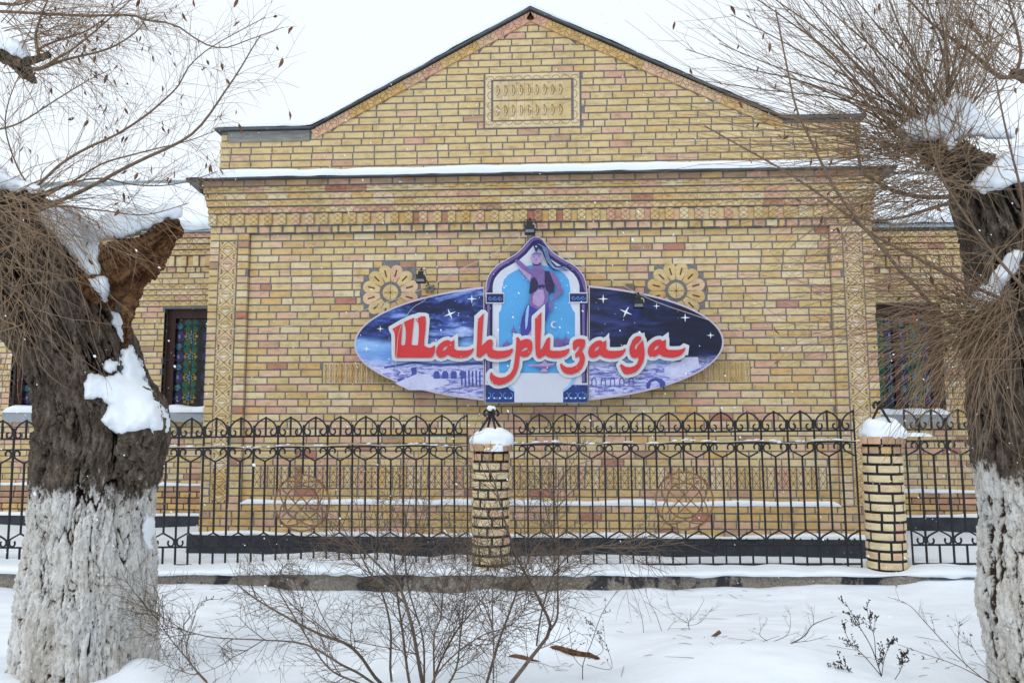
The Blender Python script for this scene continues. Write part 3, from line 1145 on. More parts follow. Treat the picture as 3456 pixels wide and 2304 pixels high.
def window(name, wl, x0, x1, z0, z1, split):
    y = YWING
    g = MB()
    fwd = 0.13
    yb = y + 0.16
    g.box(x0, x0 + fwd, yb - 0.04, yb + 0.05, z0, z1)
    g.box(x1 - fwd, x1, yb - 0.04, yb + 0.05, z0, z1)
    g.box(x0 + fwd, x1 - fwd, yb - 0.04, yb + 0.05, z1 - 0.14, z1)
    g.box(x0 + fwd, x1 - fwd, yb - 0.04, yb + 0.05, z0, z0 + 0.05)
    if split:
        g.box(split - 0.05, split + 0.05, yb - 0.035, yb + 0.05, z0 + 0.05, z1 - 0.14)
    wn = MB()
    wn.box(x0 + 0.01, x1 - 0.01, yb + 0.02, yb + 0.06, z0 + 0.01, z1 - 0.01)
    win = wn.build('window', GL['lead'], bld)
    g.build('frame', M['wood_frame'], win)
    fields = [(x0 + fwd, x1 - fwd)] if not split else [(x0 + fwd, split - 0.05), (split + 0.05, x1 - fwd)]
    for a, b in fields:
        wid = b - a
        nu = max(1, round(wid / 0.38))
        for q in range(nu):
            cx = a + (q + 0.5) * wid / nu
            zz = z0 + 0.22
            while zz < z1 - 0.2:
                for i, (me, spots) in enumerate(pieces):
                    for (dx, dz, ra) in spots:
                        if dx > 0.1 and q < nu - 1:
                            continue
                        px = cx + dx
                        pz = zz + dz
                        if a + 0.02 < px < b - 0.02 and pz < z1 - 0.17:
                            link('glass_piece', me, win, (px, yb + 0.016 - (0.004 if i in (1, 5) else 0), pz), (0, -ra, 0))
                zz += UH
    # wrought grille in the opening
    gr_ = MB()
    yg = y + 0.03
    for q in range(4):
        xx = x0 + (q + 0.5) * (x1 - x0) / 4
        gr_.tube([(xx, yg, z0 + 0.03), (xx, yg, z1 - 0.02)], 0.007)
    for zz in (z0 + 0.2, (z0 + z1) / 2, z1 - 0.25):
        gr_.tube([(x0, yg, zz), (x1, yg, zz)], 0.007)
    for q in range(3):
        for r in range(4):
            cx = x0 + (q + 0.75) * (x1 - x0) / 4
            cz = z0 + 0.25 + r * (z1 - z0 - 0.3) / 4
            s = 1 if (q + r) % 2 else -1
            gr_.tube([(cx + s * 0.12 * (1 - t) * math.cos(6.5 * t), yg - 0.01, cz + 0.17 * t + 0.1 * (1 - t) * math.sin(6.5 * t)) for t in [i / 16 for i in range(17)]], 0.006)
    gr_.build('grille', M['iron'], win)
    s = MB()
    s.box(x0 - 0.03, x1 + 0.03, y - 0.09, yb - 0.05, z0 - 0.16, z0 - 0.012)
    s.build('sill', M['sill'], win)
    return win


WL = wing(-1, 'wing_wall_left')
WR = wing(1, 'wing_wall_right')
window('window', WL[0], WL[1][0][0], WL[1][0][1], WL[2], WL[3], None)
window('window', WL[0], WL[1][1][0], WL[1][1][1], WL[2], WL[3], None)
spx = at(2062, 800, YWING + 0.1).x
window('window', WR[0], WR[1][0][0], WR[1][0][1], WR[2], WR[3], spx)
# wing roofs: corrugated sheet rising behind the eaves, eave fascia
for sg, W in ((-1, WL), (1, WR)):
    zt = W[4]
    n = 400
    ye, yr = YWING - 0.12, YWING + 4.4
    zr = zt + 2.25
    rf = MB()
    xa, xb = (W[7], W[8])
    for i in range(n + 1):
        x = xa + (xb - xa) * i / n
        dz = 0.018 * math.cos(i * math.pi)
        rf.v += [(x, ye, zt + 0.02 + dz), (x, yr, zr + dz), (x, ye, zt - 0.03), ]
    for i in range(n):
        b0 = 3 * i
        rf.face([b0, b0 + 3, b0 + 4, b0 + 1])
        rf.face([b0 + 2, b0 + 5, b0 + 3, b0])
    rf.build('roof_sheet', M['zinc'], bld)


# ================================================================== signboard
YS = -0.16                                    # front face of the boards
sign = thing('signboard', 'wide oval shop sign with ogee centre panel, night sky print and raised red letters', 'signboard', (0, 0, 0))


def zc5(x, y, Y=YS):                          # zoom frames used while measuring -> wall plane
    p = at((1600 + x / 2.6125) / SC, (780 + y / 2.6125) / SC, Y)
    return (p.x, p.z)


def zc4(x, y, Y=YS):
    p = at((1180 + x / 2.614) / SC, (780 + y / 2.614) / SC, Y)
    return (p.x, p.z)


def zc6(x, y, Y=YS):
    p = at((1900 + x / 2.6133) / SC, (780 + y / 2.6133) / SC, Y)
    return (p.x, p.z)


def print_mat(name, col, rough=0.35, var=0.08, nscale=6):
    return plain(name, col, rough, 0.4, 0, nscale, var)


PM = {
    'rim': print_mat('print_rim', srgb(196, 186, 204)),
    'white': print_mat('print_white', srgb(206, 214, 226)),
    'pale': print_mat('print_pale', srgb(208, 214, 230), var=0.1, nscale=2),
    'blue': print_mat('print_blue', srgb(84, 164, 224), var=0.1, nscale=2.5),
    'navy': print_mat('print_navy', srgb(40, 36, 92), var=0.4, nscale=18),
    'purple': print_mat('print_purple', srgb(118, 98, 162), var=0.4, nscale=5),
    'base': print_mat('print_base', srgb(34, 56, 128), var=0.5, nscale=14),
    'cyan': print_mat('print_cyan', srgb(72, 140, 208)),
    'skin': print_mat('print_skin', srgb(122, 98, 158), var=0.25, nscale=16),
    'skin_l': print_mat('print_skin_light', srgb(172, 150, 196), var=0.15, nscale=16),
    'vest': print_mat('print_vest', srgb(44, 38, 82), var=0.6, nscale=60),
    'skirt': print_mat('print_skirt', srgb(62, 62, 150), var=0.4, nscale=8),
    'veil': print_mat('print_veil', srgb(150, 190, 236), var=0.15, nscale=9),
    'hair': print_mat('print_hair', srgb(38, 42, 104), var=0.6, nscale=40),
    'star': print_mat('print_star', srgb(236, 242, 250), var=0.02),
    'lilac': print_mat('print_lilac', srgb(200, 204, 236), var=0.2, nscale=9),
    'ink': print_mat('print_ink', srgb(70, 84, 164), var=0.3, nscale=20),
}
zb_, zt_ = at(1110, 925, YS).z, at(1110, 655, YS).z


def night(name, dark):
    k = N(name)
    p = k.pos()
    z = k.n('SeparateXYZ', Vector=p).outputs['Z']
    x = k.n('SeparateXYZ', Vector=p).outputs['X']
    cl = k.noise(k.mapping(p, (0.75, 1, 2.6), (0, 0, 0), (0, 0.2, 0)), 2.6, 7, 0.62, 0.5)
    v = k.math('DIVIDE', k.math('SUBTRACT', z, zb_), zt_ - zb_)
    wv = k.math('ADD', v, k.math('MULTIPLY', k.math('SUBTRACT', k.noise(k.mapping(p, (1, 1, 0.2)), 1.6, 3, 0.5), 0.5), 0.12))
    if dark:
        sky_ = k.ramp(cl, [(0.3, srgb(14, 18, 36)), (0.52, srgb(22, 30, 60)), (0.64, srgb(40, 52, 110)), (0.74, srgb(72, 72, 128))])
    else:
        sky_ = k.ramp(cl, [(0.32, srgb(18, 22, 46)), (0.5, srgb(26, 36, 84)), (0.58, srgb(58, 84, 164)), (0.66, srgb(142, 168, 226)), (0.78, srgb(200, 208, 240))])
    dune = k.ramp(cl, [(0.3, srgb(82, 130, 208)), (0.6, srgb(140, 184, 236)), (0.75, srgb(190, 212, 244))])
    br = k.n('TexBrick')
    k.put(br.inputs['Vector'], k.mapping(p, (1, 1, 1), (0, 0, 0), (math.pi / 2, 0, 0)))
    br.inputs['Scale'].default_value = 9.0
    br.inputs['Color1'].default_value = (1, 1, 1, 1)
    br.inputs['Color2'].default_value = (0.66, 0.66, 0.84, 1)
    br.inputs['Mortar'].default_value = (0.25, 0.25, 0.55, 1)
    n3 = k.noise(k.mapping(p, (0.6, 1, 2.4)), 11, 6, 0.7, 0.8)
    city = k.ramp(n3, [(0.34, srgb(66, 74, 158)), (0.44, srgb(128, 136, 204)), (0.52, srgb(196, 200, 236)), (0.7, srgb(228, 226, 246))])
    city = k.mix(0.3, city, br.outputs['Color'], 'MULTIPLY')
    up = k.ramp(wv, [(0.50, (0, 0, 0)), (0.56, (1, 1, 1))])
    if dark:
        lim = k.math('ADD', wv, k.math('MULTIPLY', k.math('SUBTRACT', x, at(1350, 790, YS).x), -0.24))
        lim = k.math('SUBTRACT', v, k.math('MULTIPLY', k.math('SUBTRACT', at(1520, 790, YS).x, x), 0.16))
        duneish = k.ramp(lim, [(0.36, (0, 0, 0)), (0.37, (1, 1, 1))])
        c = k.mix(duneish, dune, sky_)
    else:
        c = k.mix(up, dune, sky_)
    low = k.ramp(wv, [(0.30, (0, 0, 0)), (0.40, (1, 1, 1))])
    c = k.mix(low, city, c)
    return k.done(c, 0.35, 0.4)


PM['nightL'] = night('print_night_clouds', False)
PM['nightR'] = night('print_night_dark', True)
cxD, cyD, aD, bD = 1238, 788, 425, 137


def ell(t, g=1.0):
    x, y = cxD + aD * g * math.cos(t), cyD - bD * g * math.sin(t) - 0.006 * (aD * math.cos(t))
    p = at(x, y, YS)
    return (p.x, p.z)


for side, mat in (('L', 'nightL'), ('R', 'nightR')):
    xc = 1112.5 if side == 'L' else 1352
    t0 = math.acos((xc - cxD) / aD)
    ts = [t0 + (2 * math.pi - 2 * t0) * i / 60 for i in range(61)] if side == 'L' else [-t0 + 2 * t0 * i / 60 for i in range(61)]
    pts = [ell(t) for t in ts]
    m = MB()
    m.prism(pts, YS, YS + 0.03, 0.004, back=True)
    bo = m.build('board', PM['rim'], sign)
    m = MB()
    mid = at(xc + (4 if side == 'R' else -4), 788, YS)
    pts2 = [(mid.x + (x - mid.x) * 0.978 + (0.012 if side == 'R' else -0.012), mid.z + (z - mid.z) * 0.962) for x, z in pts]
    m.sheet(pts2, YS - 0.0012)
    m.build('print', PM[mat], bo)
# centre board
outl = [(95, 1513), (98, 1000), (100, 560), (103, 480), (112, 430), (130, 385), (158, 345), (195, 305), (240, 272), (300, 240), (360, 205), (415, 158), (455, 110), (490, 70), (515, 53), (545, 48), (575, 53), (600, 68),
        (630, 105), (660, 148), (700, 188), (750, 222), (810, 258), (870, 290), (920, 330), (955, 375), (977, 420), (990, 470), (1000, 560), (1004, 1000), (1006, 1513)]
m = MB()
YC = YS - 0.012
m.prism([zc5(x, y, YC) for x, y in outl], YC, YS + 0.035, 0.003, back=True)
cb = m.build('board', PM['white'], sign)


def inset(pts, k, cx=550, cy=800):
    out = []
    n = len(pts)
    for i, (x, y) in enumerate(pts):
        a = pts[i - 1]
        b = pts[(i + 1) % n]
        d = Vector((b[0] - a[0], b[1] - a[1])).normalized()
        nx, ny = -d.y, d.x
        if (cx - x) * nx + (cy - y) * ny < 0:
            nx, ny = -nx, -ny
        out.append((x + nx * k, y + ny * k))
    return out


L_ = [0]


def pr_(name, mat, pts, f=zc5, base=None, holes=()):
    L_[0] += 1
    y = base if base is not None else YC - 0.0008 - 0.00035 * L_[0]
    m = MB()
    m.sheet([f(a, b, y) for a, b in pts], y, 0, [[f(a, b, y) for a, b in h] for h in holes])
    return m.build(name, PM[mat], cb)


arch_o = outl[2:29]
pr_('arch_border', 'purple', inset([(98, 1350)] + arch_o + [(1003, 1350)], 6))
pr_('arch_line', 'navy', [(128, 1345)] + inset(arch_o, 34)[0:] + [(978, 1345)])
pr_('arch_band', 'pale', [(158, 1345)] + inset(arch_o, 62)[1:-1] + [(944, 1345)])
blue = [(220, 1255), (218, 720), (238, 690), (245, 640), (245, 500), (262, 430), (300, 385), (350, 355), (420, 322), (490, 300), (550, 295), (620, 302), (690, 322), (750, 345), (800, 380), (835, 430), (848, 500), (848, 640), (868, 690), (890, 720), (892, 1255)]
pr_('arch_sky', 'blue', blue)
for q in range(46):
    rx, ry = RNG.uniform(250, 860), RNG.uniform(380, 1000)
    r = RNG.choice([2, 2.5, 3, 4.5])
    if abs(rx - 570) < 120:
        continue
    pr_('print_dot', 'star', [(rx + r * a, ry + r * b) for a, b in ngon(6, 1)])
for x0, x1, y0, y1 in ((103, 266, 543, 638), (838, 1000, 540, 632)):
    pr_('capital_edge', 'white', [(x0, y0), (x1, y0), (x1, y1), (x0, y1)])
    pr_('capital', 'navy', [(x0 + 6, y0 + 9), (x1 - 6, y0 + 9), (x1 - 6, y1 - 9), (x0 + 6, y1 - 9)])
    for q in range(3):
        cx = x0 + (x1 - x0) * (0.24 + 0.26 * q)
        m_ = [(cx + 22 * (1 - t) * math.cos(8 * t), (y0 + y1) / 2 + 22 * (1 - t) * math.sin(8 * t)) for t in [i / 14 for i in range(15)]]
        L_[0] += 1
        y = YC - 0.0008 - 0.00035 * L_[0]
        mm = MB()
        mm.strip([zc5(a, b, y) for a, b in m_], 0.008, y)
        mm.build('capital_scroll', PM['cyan'], cb)
# base blocks and plinth of the printed arch
pr_('print_plinth', 'pale', [(100, 1250), (1003, 1250), (1004, 1508), (98, 1508)])
for x0, x1 in ((100, 355), (785, 1003)):
    pr_('base_block', 'base', [(x0, 1354), (x1, 1354), (x1, 1508), (x0, 1508)])
    for q in range(5):
        cx = x0 + 30 + q * (x1 - x0 - 60) / 4
        s = 1 if q % 2 else -1
        m_ = [(cx + s * 30 * (1 - t) * math.cos(7 * t), 1440 + 42 * (0.5 - t) + 30 * (1 - t) * math.sin(7 * t)) for t in [i / 16 for i in range(17)]]
        L_[0] += 1
        y = YC - 0.0008 - 0.00035 * L_[0]
        mm = MB()
        mm.strip([zc5(a, b, y) for a, b in m_], 0.009, y)
        mm.build('base_scroll', PM['cyan'], cb)
        pr_('print_dot', 'star', [(cx + 7 * a, 1470 + 7 * b) for a, b in ngon(8, 1)])
for r0, mat in ((330, 'veil'), (300, 'pale')):
    pr_('swirl', mat, [(570 + r0 * math.cos(math.radians(a)), 1262 + r0 * 0.62 * math.sin(math.radians(a))) for a in range(0, 181, 8)])
pr_('print_block', 'pale', [(355, 1352), (785, 1352), (785, 1507), (355, 1507)])
for x0, y0, y1 in ((110, 640, 1335), (948, 636, 1335)):
    pr_('side_strip', 'navy', [(x0, y0), (x0 + 42, y0), (x0 + 46, y1), (x0 + 4, y1)])
    pr_('side_strip', 'purple', [(x0 + 6, y0 + 8), (x0 + 26, y0 + 8), (x0 + 28, y1 - 10), (x0 + 8, y1 - 10)])
# crescent, minarets, lamp
pr_('crescent', 'white', [(705 + 30 * math.cos(math.radians(a)), 823 + 30 * math.sin(math.radians(a))) for a in range(40, 322, 12)] + [(714 + 23 * math.cos(math.radians(a)), 822 + 23 * math.sin(math.radians(a))) for a in range(318, 42, -12)])
for cx, cy, s in ((349, 870, 0.6), (291, 1000, 1.15), (740, 975, 1.5), (808, 960, 1.0)):
    pr_('dome', 'purple', [(cx - 38 * s, cy + 24 * s), (cx - 36 * s, cy + 5 * s), (cx - 20 * s, cy - 14 * s), (cx, cy - 24 * s), (cx + 20 * s, cy - 14 * s), (cx + 36 * s, cy + 5 * s), (cx + 38 * s, cy + 24 * s)])
    pr_('spire', 'ink', [(cx - 3, cy - 20 * s), (cx, cy - 66), (cx + 3, cy - 20 * s)])
    pr_('drum', 'ink', [(cx - 28 * s, cy + 24 * s), (cx + 28 * s, cy + 24 * s), (cx + 24 * s, cy + 44 * s), (cx - 24 * s, cy + 44 * s)])
pr_('oil_lamp', 'skin_l', [(475, 1182), (500, 1172), (545, 1176), (600, 1164), (612, 1140), (632, 1140), (645, 1164), (690, 1166), (722, 1152), (700, 1178), (670, 1200), (640, 1212), (650, 1240), (580, 1240), (600, 1212), (560, 1202), (520, 1192), (488, 1192)])
pr_('oil_lamp_shade', 'skin', [(500, 1184), (560, 1190), (660, 1190), (690, 1176), (670, 1200), (640, 1212), (600, 1212), (560, 1202)])
# printed dancer: plain figure in vest and long skirt, hair blown to the side
pr_('hair', 'hair', [(520, 120), (545, 78), (590, 80), (630, 130), (655, 200), (680, 260), (730, 310), (800, 300), (845, 290), (800, 330), (840, 350), (770, 345), (700, 345), (650, 300), (625, 240), (600, 180), (570, 150), (545, 190)])
for k_ in range(4):
    mm = MB()
    L_[0] += 1
    y = YC - 0.0008 - 0.00035 * L_[0]
    mm.strip([zc5(a + 11 * k_, b + 6 * k_, y) for a, b in ((560, 110), (600, 130), (622, 190), (645, 260), (690, 318), (750, 326), (800, 312))], 0.004, y)
    mm.build('hair_strand', PM['veil'], cb)
pr_('arm', 'skin', [(358, 262), (372, 248), (400, 256), (460, 310), (530, 352), (580, 372), (610, 415), (596, 420), (572, 398), (576, 440), (560, 446), (540, 420), (516, 384), (470, 362), (420, 330), (378, 290)])
pr_('arm', 'skin_l', [(380, 290), (420, 330), (470, 364), (505, 386), (512, 420), (495, 448), (470, 420), (430, 375), (400, 335)])
pr_('torso', 'skin', [(524, 270), (592, 270), (596, 330), (640, 352), (690, 360), (700, 420), (660, 500), (655, 560), (650, 620), (625, 660), (560, 690), (500, 660), (480, 620), (500, 560), (500, 470), (496, 420), (520, 340)])
pr_('waist', 'skin_l', [(540, 520), (610, 515), (622, 580), (610, 640), (570, 668), (525, 640), (515, 585)])
pr_('arm', 'skin', [(668, 362), (705, 368), (735, 410), (752, 450), (780, 505), (785, 535), (740, 580), (694, 622), (690, 655), (680, 690), (692, 722), (680, 715), (664, 690), (650, 670), (664, 632), (690, 600), (720, 545), (735, 520), (712, 470), (690, 430)])
pr_('vest', 'vest', [(498, 430), (530, 400), (560, 440), (570, 490), (548, 530), (500, 555), (484, 545), (492, 480)])
pr_('vest', 'vest', [(622, 350), (662, 352), (690, 420), (706, 480), (705, 540), (660, 545), (632, 512), (622, 450)])
pr_('vest', 'navy', [(560, 480), (600, 470), (630, 480), (618, 505), (596, 492), (575, 508)])
pr_('skirt', 'skirt', [(470, 640), (500, 660), (560, 690), (610, 672), (652, 630), (660, 700), (640, 780), (590, 860), (560, 930), (415, 930), (406, 850), (425, 750)])
pr_('skirt_fold', 'veil', [(474, 650), (486, 655), (480, 740), (470, 830), (455, 870), (450, 790), (458, 700)])
pr_('skirt_fold', 'skin_l', [(560, 780), (575, 800), (520, 925), (470, 928), (510, 860)])
pr_('face', 'skin_l', [(500, 235), (508, 205), (530, 188), (555, 184), (580, 192), (597, 218), (600, 250), (590, 275), (560, 292), (530, 290), (508, 268)])
pr_('headband', 'purple', [(505, 214), (520, 194), (555, 185), (585, 196), (597, 214), (555, 205), (520, 208)])
for q in ((516, 222, 18, 4), (562, 220, 20, 4), (538, 247, 20, 5)):
    pr_('face_mark', 'vest', [(q[0], q[1]), (q[0] + q[2], q[1] - 1), (q[0] + q[2] - 3, q[1] + q[3]), (q[0] + 3, q[1] + q[3])])
pr_('collar', 'vest', [(508, 278), (530, 292), (562, 294), (590, 280), (582, 296), (550, 304), (520, 298)])
# stars of the two side boards


def star4(cx, cy, r, rot, f, y=YS - 0.0026):
    m = MB()
    pts = []
    for i in range(8):
        a = math.radians(rot) + math.pi * i / 4
        rr = r if i % 2 == 0 else r * 0.2
        if i in (2, 6):
            rr *= 1.15
        pts.append(f(cx + rr * math.sin(a), cy - rr * math.cos(a), y))
    m.sheet(pts, y)
    m.build('printed_star', PM['star'], sign)


for a in ((1078, 597, 40, 0), (885, 730, 52, -22), (270, 860, 28, 0), (150, 1037, 30, 8)):
    star4(*a, zc4)
for a in ((355, 597, 42, 0), (555, 713, 55, 24), (825, 660, 29, 0), (1078, 762, 40, 0), (1302, 918, 31, 0)):
    star4(*a, zc6)


def city(f, mat, pts, nme='printed_building', y=YS - 0.002):
    L_[0] += 1
    y = YS - 0.0016 - 0.00006 * (L_[0] % 14)
    m = MB()
    m.sheet([f(a, b, y) for a, b in pts], y)
    m.build(nme, PM[mat], sign)


city(zc6, 'lilac', [(895, 1280), (895, 1200), (960, 1160), (1040, 1150), (1050, 1110), (1190, 1110), (1205, 1205), (1080, 1255), (960, 1290)])
for x, y, w_, h_ in ((952, 1205, 34, 44), (1005, 1150, 16, 52), (1045, 1135, 22, 48), (915, 1215, 14, 30), (1118, 1120, 50, 30)):
    city(zc6, 'ink', [(x, y), (x + w_, y), (x + w_, y + h_), (x, y + h_)], 'printed_window')
city(zc6, 'ink', [(735, 1390), (735, 1340), (770, 1305), (820, 1290), (870, 1300), (900, 1330), (905, 1360), (860, 1385), (850, 1340), (820, 1318), (780, 1330), (765, 1385)])
for q in range(5):
    x = 250 + q * 82
    city(zc6, 'ink', [(x, 1365), (x, 1310), (x + 14, 1288), (x + 34, 1288), (x + 46, 1310), (x + 46, 1365), (x + 38, 1365), (x + 38, 1312), (x + 24, 1296), (x + 9, 1312), (x + 9, 1365)], 'printed_arch')
city(zc6, 'ink', [(232, 1368), (690, 1360), (690, 1366), (232, 1376)], 'printed_line')
city(zc6, 'ink', [(232, 1260), (470, 1240), (470, 1248), (232, 1268)], 'printed_line')
for q in range(4):
    x = 740 + q * 76
    city(zc4, 'ink', [(x, 1300), (x, 1250), (x + 14, 1232), (x + 40, 1232), (x + 54, 1250), (x + 54, 1300)], 'printed_arch')
city(zc4, 'ink', [(300, 1195), (560, 1150), (780, 1170), (1150, 1150), (1180, 1165), (1180, 1178), (780, 1190), (560, 1166), (310, 1212)], 'printed_line')
city(zc4, 'ink', [(540, 1205), (590, 1195), (600, 1380), (570, 1390), (556, 1300)], 'printed_tower')
city(zc4, 'ink', [(420, 1310), (440, 1295), (480, 1295), (500, 1312), (498, 1338), (425, 1330)], 'printed_arch')
city(zc4, 'lilac', [(400, 1340), (600, 1255), (760, 1290), (880, 1320), (860, 1350), (700, 1400), (520, 1400)], 'printed_ground')
for q in range(6):
    x = 980 + q * 32
    city(zc4, 'ink', [(x, 1230 + 10 * (q % 2)), (x + 16, 1225), (x + 18, 1360 + 10 * (q % 3)), (x + 3, 1365)], 'printed_line')

# ---- lettering: white backing plate cut round the red letters
A_ = lambda x, y: (1310 + x / 4.48, 1030 + y / 4.48)
B_ = lambda x, y: (1590 + x / 2.7167, 1000 + y / 2.7167)
C_ = lambda x, y: (1780 + x / 2.7167, 1000 + y / 2.7167)
D_ = lambda x, y: (2050 + x / 3.8967, 1060 + y / 3.8967)
l_sh = [A_(*p) for p in ((62, 360), (78, 348), (140, 312), (210, 275), (208, 330), (203, 430), (196, 540), (193, 590), (215, 605), (245, 603), (258, 570), (265, 490), (268, 400), (262, 345), (247, 290), (235, 262), (255, 245), (300, 225), (388, 187), (385, 240), (372, 350), (358, 480), (347, 590),
                        (380, 602), (445, 605), (455, 560), (463, 430), (465, 330), (455, 265), (430, 230), (413, 215), (440, 200), (505, 163), (560, 167), (568, 260), (560, 380), (545, 500), (540, 600), (560, 620), (600, 638), (650, 638), (678, 622), (690, 607), (703, 607), (707, 660), (700, 710), (680, 760), (650, 788), (560, 790), (110, 788), (104, 740), (104, 600), (103, 480), (97, 420), (85, 385))]
l_a = [A_(*p) for p in ((905, 523), (930, 533), (945, 552), (998, 522), (997, 640), (1005, 660), (1040, 680), (1120, 683), (1200, 680), (1250, 668), (1285, 645), (1293, 655), (1280, 700), (1240, 750), (1190, 780), (1110, 797), (1050, 795), (980, 785), (930, 765), (905, 738), (880, 755), (850, 778), (800, 792), (760, 785), (733, 755), (722, 700), (735, 640), (770, 590), (820, 550), (860, 530))]
h_a = [A_(*p) for p in ((817, 685), (830, 650), (860, 622), (885, 613), (898, 622), (885, 650), (855, 675), (830, 688))]
l_h = [B_(*p) for p in ((62, 210), (115, 155), (110, 230), (95, 440), (100, 450), (150, 400), (178, 392), (195, 400), (198, 430), (192, 470), (205, 490), (240, 498), (300, 497), (350, 488), (378, 475), (385, 485), (375, 515), (350, 545), (310, 562), (240, 570), (190, 565), (160, 555), (148, 535), (145, 510), (120, 530), (85, 558), (60, 558), (48, 545), (50, 500), (55, 400), (58, 300))]
l_r = [B_(*p) for p in ((425, 372), (435, 375), (455, 405), (490, 390), (520, 388), (550, 400), (562, 430), (562, 480), (545, 525), (515, 550), (480, 557), (455, 545), (447, 530), (435, 640), (410, 710), (370, 765), (310, 800), (260, 812), (220, 808), (185, 785), (170, 745), (175, 705), (188, 693), (200, 715), (230, 735), (270, 745), (320, 735), (360, 705), (385, 660), (398, 590), (410, 480), (415, 400), (412, 380))]
h_r = [B_(*p) for p in ((456, 512), (470, 485), (497, 465), (520, 467), (517, 483), (488, 497))]
l_i = [C_(*p) for p in ((70, 205), (128, 145), (127, 250), (120, 400), (117, 495), (135, 475), (175, 390), (200, 372), (208, 380), (206, 440), (205, 490), (230, 497), (300, 498), (350, 488), (380, 475), (387, 485), (375, 520), (345, 545), (300, 562), (240, 565), (190, 555), (165, 535), (150, 545), (120, 565), (95, 565), (78, 540), (72, 480), (70, 350))]
l_z = [C_(*p) for p in ((415, 430), (425, 405), (455, 390), (495, 388), (525, 395), (532, 420), (525, 460), (500, 500), (515, 520), (528, 560), (522, 610), (500, 660), (460, 695), (410, 713), (360, 710), (325, 690), (305, 655), (298, 620), (315, 612), (325, 630), (360, 648), (410, 648), (450, 630), (475, 595), (480, 565), (470, 545), (440, 560), (437, 525), (460, 500), (478, 470), (480, 455), (460, 460), (430, 497), (418, 480))]
l_d = [D_(*p) for p in ((305, 400), (330, 340), (365, 300), (400, 287), (435, 288), (448, 310), (435, 345), (400, 380), (372, 400), (358, 430), (362, 460), (380, 462), (392, 430), (400, 410), (440, 370), (468, 337), (478, 400), (490, 480), (488, 560), (470, 630), (430, 700), (380, 755), (320, 780), (260, 790), (220, 780), (190, 740), (175, 700), (163, 672), (185, 650), (200, 665), (240, 690), (300, 695), (350, 683), (390, 650), (410, 600), (412, 560), (395, 568), (350, 575), (315, 560), (295, 520), (288, 470), (292, 430))]
sh = lambda L, dx, dy: [(x + dx, y + dy) for x, y in L]
letters = [(l_sh, []), (l_a, [h_a]), (l_h, []), (l_r, [h_r]), (l_i, []), (l_z, []), (sh(l_a, 513.5, 1), [sh(h_a, 513.5, 1)]), (l_d, []), (sh(l_a, 714.5, -2), [sh(h_a, 714.5, -2)])]
spikes = [[A_(*p) for p in ((0, 328), (190, 215), (460, 108), (610, 128), (628, 220), (600, 560), (300, 500), (90, 440))], [A_(*p) for p in ((940, 500), (1056, 420), (1058, 640), (980, 600))], [B_(*p) for p in ((28, 180), (95, 120), (155, 150), (140, 400), (60, 420))],
          [B_(*p) for p in ((383, 328), (440, 365), (480, 372), (440, 450), (395, 440))], [C_(*p) for p in ((40, 180), (162, 68), (158, 350), (60, 380))], [C_(*p) for p in ((690, 400), (750, 330), (750, 470))], [D_(*p) for p in ((430, 290), (485, 235), (508, 380), (470, 400))], [D_(*p) for p in ((700, 310), (806, 232), (812, 415), (740, 400))], [D_(*p) for p in ((960, 415), (1003, 380), (1078, 410), (1060, 540), (1000, 520))]]
gx = np.arange(1300, 2345, 2.0)
gy = np.arange(1010, 1350, 2.0)
GX, GY = np.meshgrid(gx, gy)


def inside(L):
    r = np.zeros(GX.shape, bool)
    n = len(L)
    for i in range(n):
        (x0, y0), (x1, y1) = L[i], L[(i + 1) % n]
        if y0 == y1:
            continue
        c = (GY >= min(y0, y1)) & (GY < max(y0, y1))
        r ^= c & (GX < x0 + (GY - y0) * (x1 - x0) / (y1 - y0))
    return r


def dist(L):
    d = np.full(GX.shape, 1e9)
    n = len(L)
    for i in range(n):
        (x0, y0), (x1, y1) = L[i], L[(i + 1) % n]
        dx, dy = x1 - x0, y1 - y0
        t = np.clip(((GX - x0) * dx + (GY - y0) * dy) / (dx * dx + dy * dy + 1e-9), 0, 1)
        d = np.minimum(d, (GX - x0 - t * dx) ** 2 + (GY - y0 - t * dy) ** 2)
    d = np.sqrt(d)
    return np.where(inside(L), -d, d)


F_ = np.full(GX.shape, 1e9)
for L, hs in letters:
    F_ = np.minimum(F_, dist(L) - 12.0)
for L in spikes:
    F_ = np.minimum(F_, dist(L))
bk = MB()
YB1, YB0 = YC - 0.040, YC - 0.016
vid = {}


def vtx(key, x, y):
    if key not in vid:
        p = at(x / SC, y / SC, YB1)
        bk.v.append((p.x, YB1, p.z))
        vid[key] = len(bk.v) - 1
    return vid[key]


edge_pairs = []
H_, W_ = F_.shape
act = (np.minimum(np.minimum(F_[:-1, :-1], F_[1:, :-1]), np.minimum(F_[:-1, 1:], F_[1:, 1:])) < 0)
for j, i in zip(*np.nonzero(act)):
    cs = [(j, i), (j, i + 1), (j + 1, i + 1), (j + 1, i)]
    poly = []
    kinds = []
    for q in range(4):
        a, b = cs[q], cs[(q + 1) % 4]
        fa, fb = F_[a], F_[b]
        if fa < 0:
            poly.append(vtx(('c',) + a, gx[a[1]], gy[a[0]]))
            kinds.append(0)
        if (fa < 0) != (fb < 0):
            t = fa / (fa - fb)
            key = ('e',) + (a + b if a < b else b + a)
            poly.append(vtx(key, gx[a[1]] + t * (gx[b[1]] - gx[a[1]]), gy[a[0]] + t * (gy[b[0]] - gy[a[0]])))
            kinds.append(1)
    if len(poly) >= 3:
        bk.face(poly[::-1])
        n = len(poly)
        for q in range(n):
            if kinds[q] == 1 and kinds[(q + 1) % n] == 1:
                edge_pairs.append((poly[q], poly[(q + 1) % n]))
back_of = {}
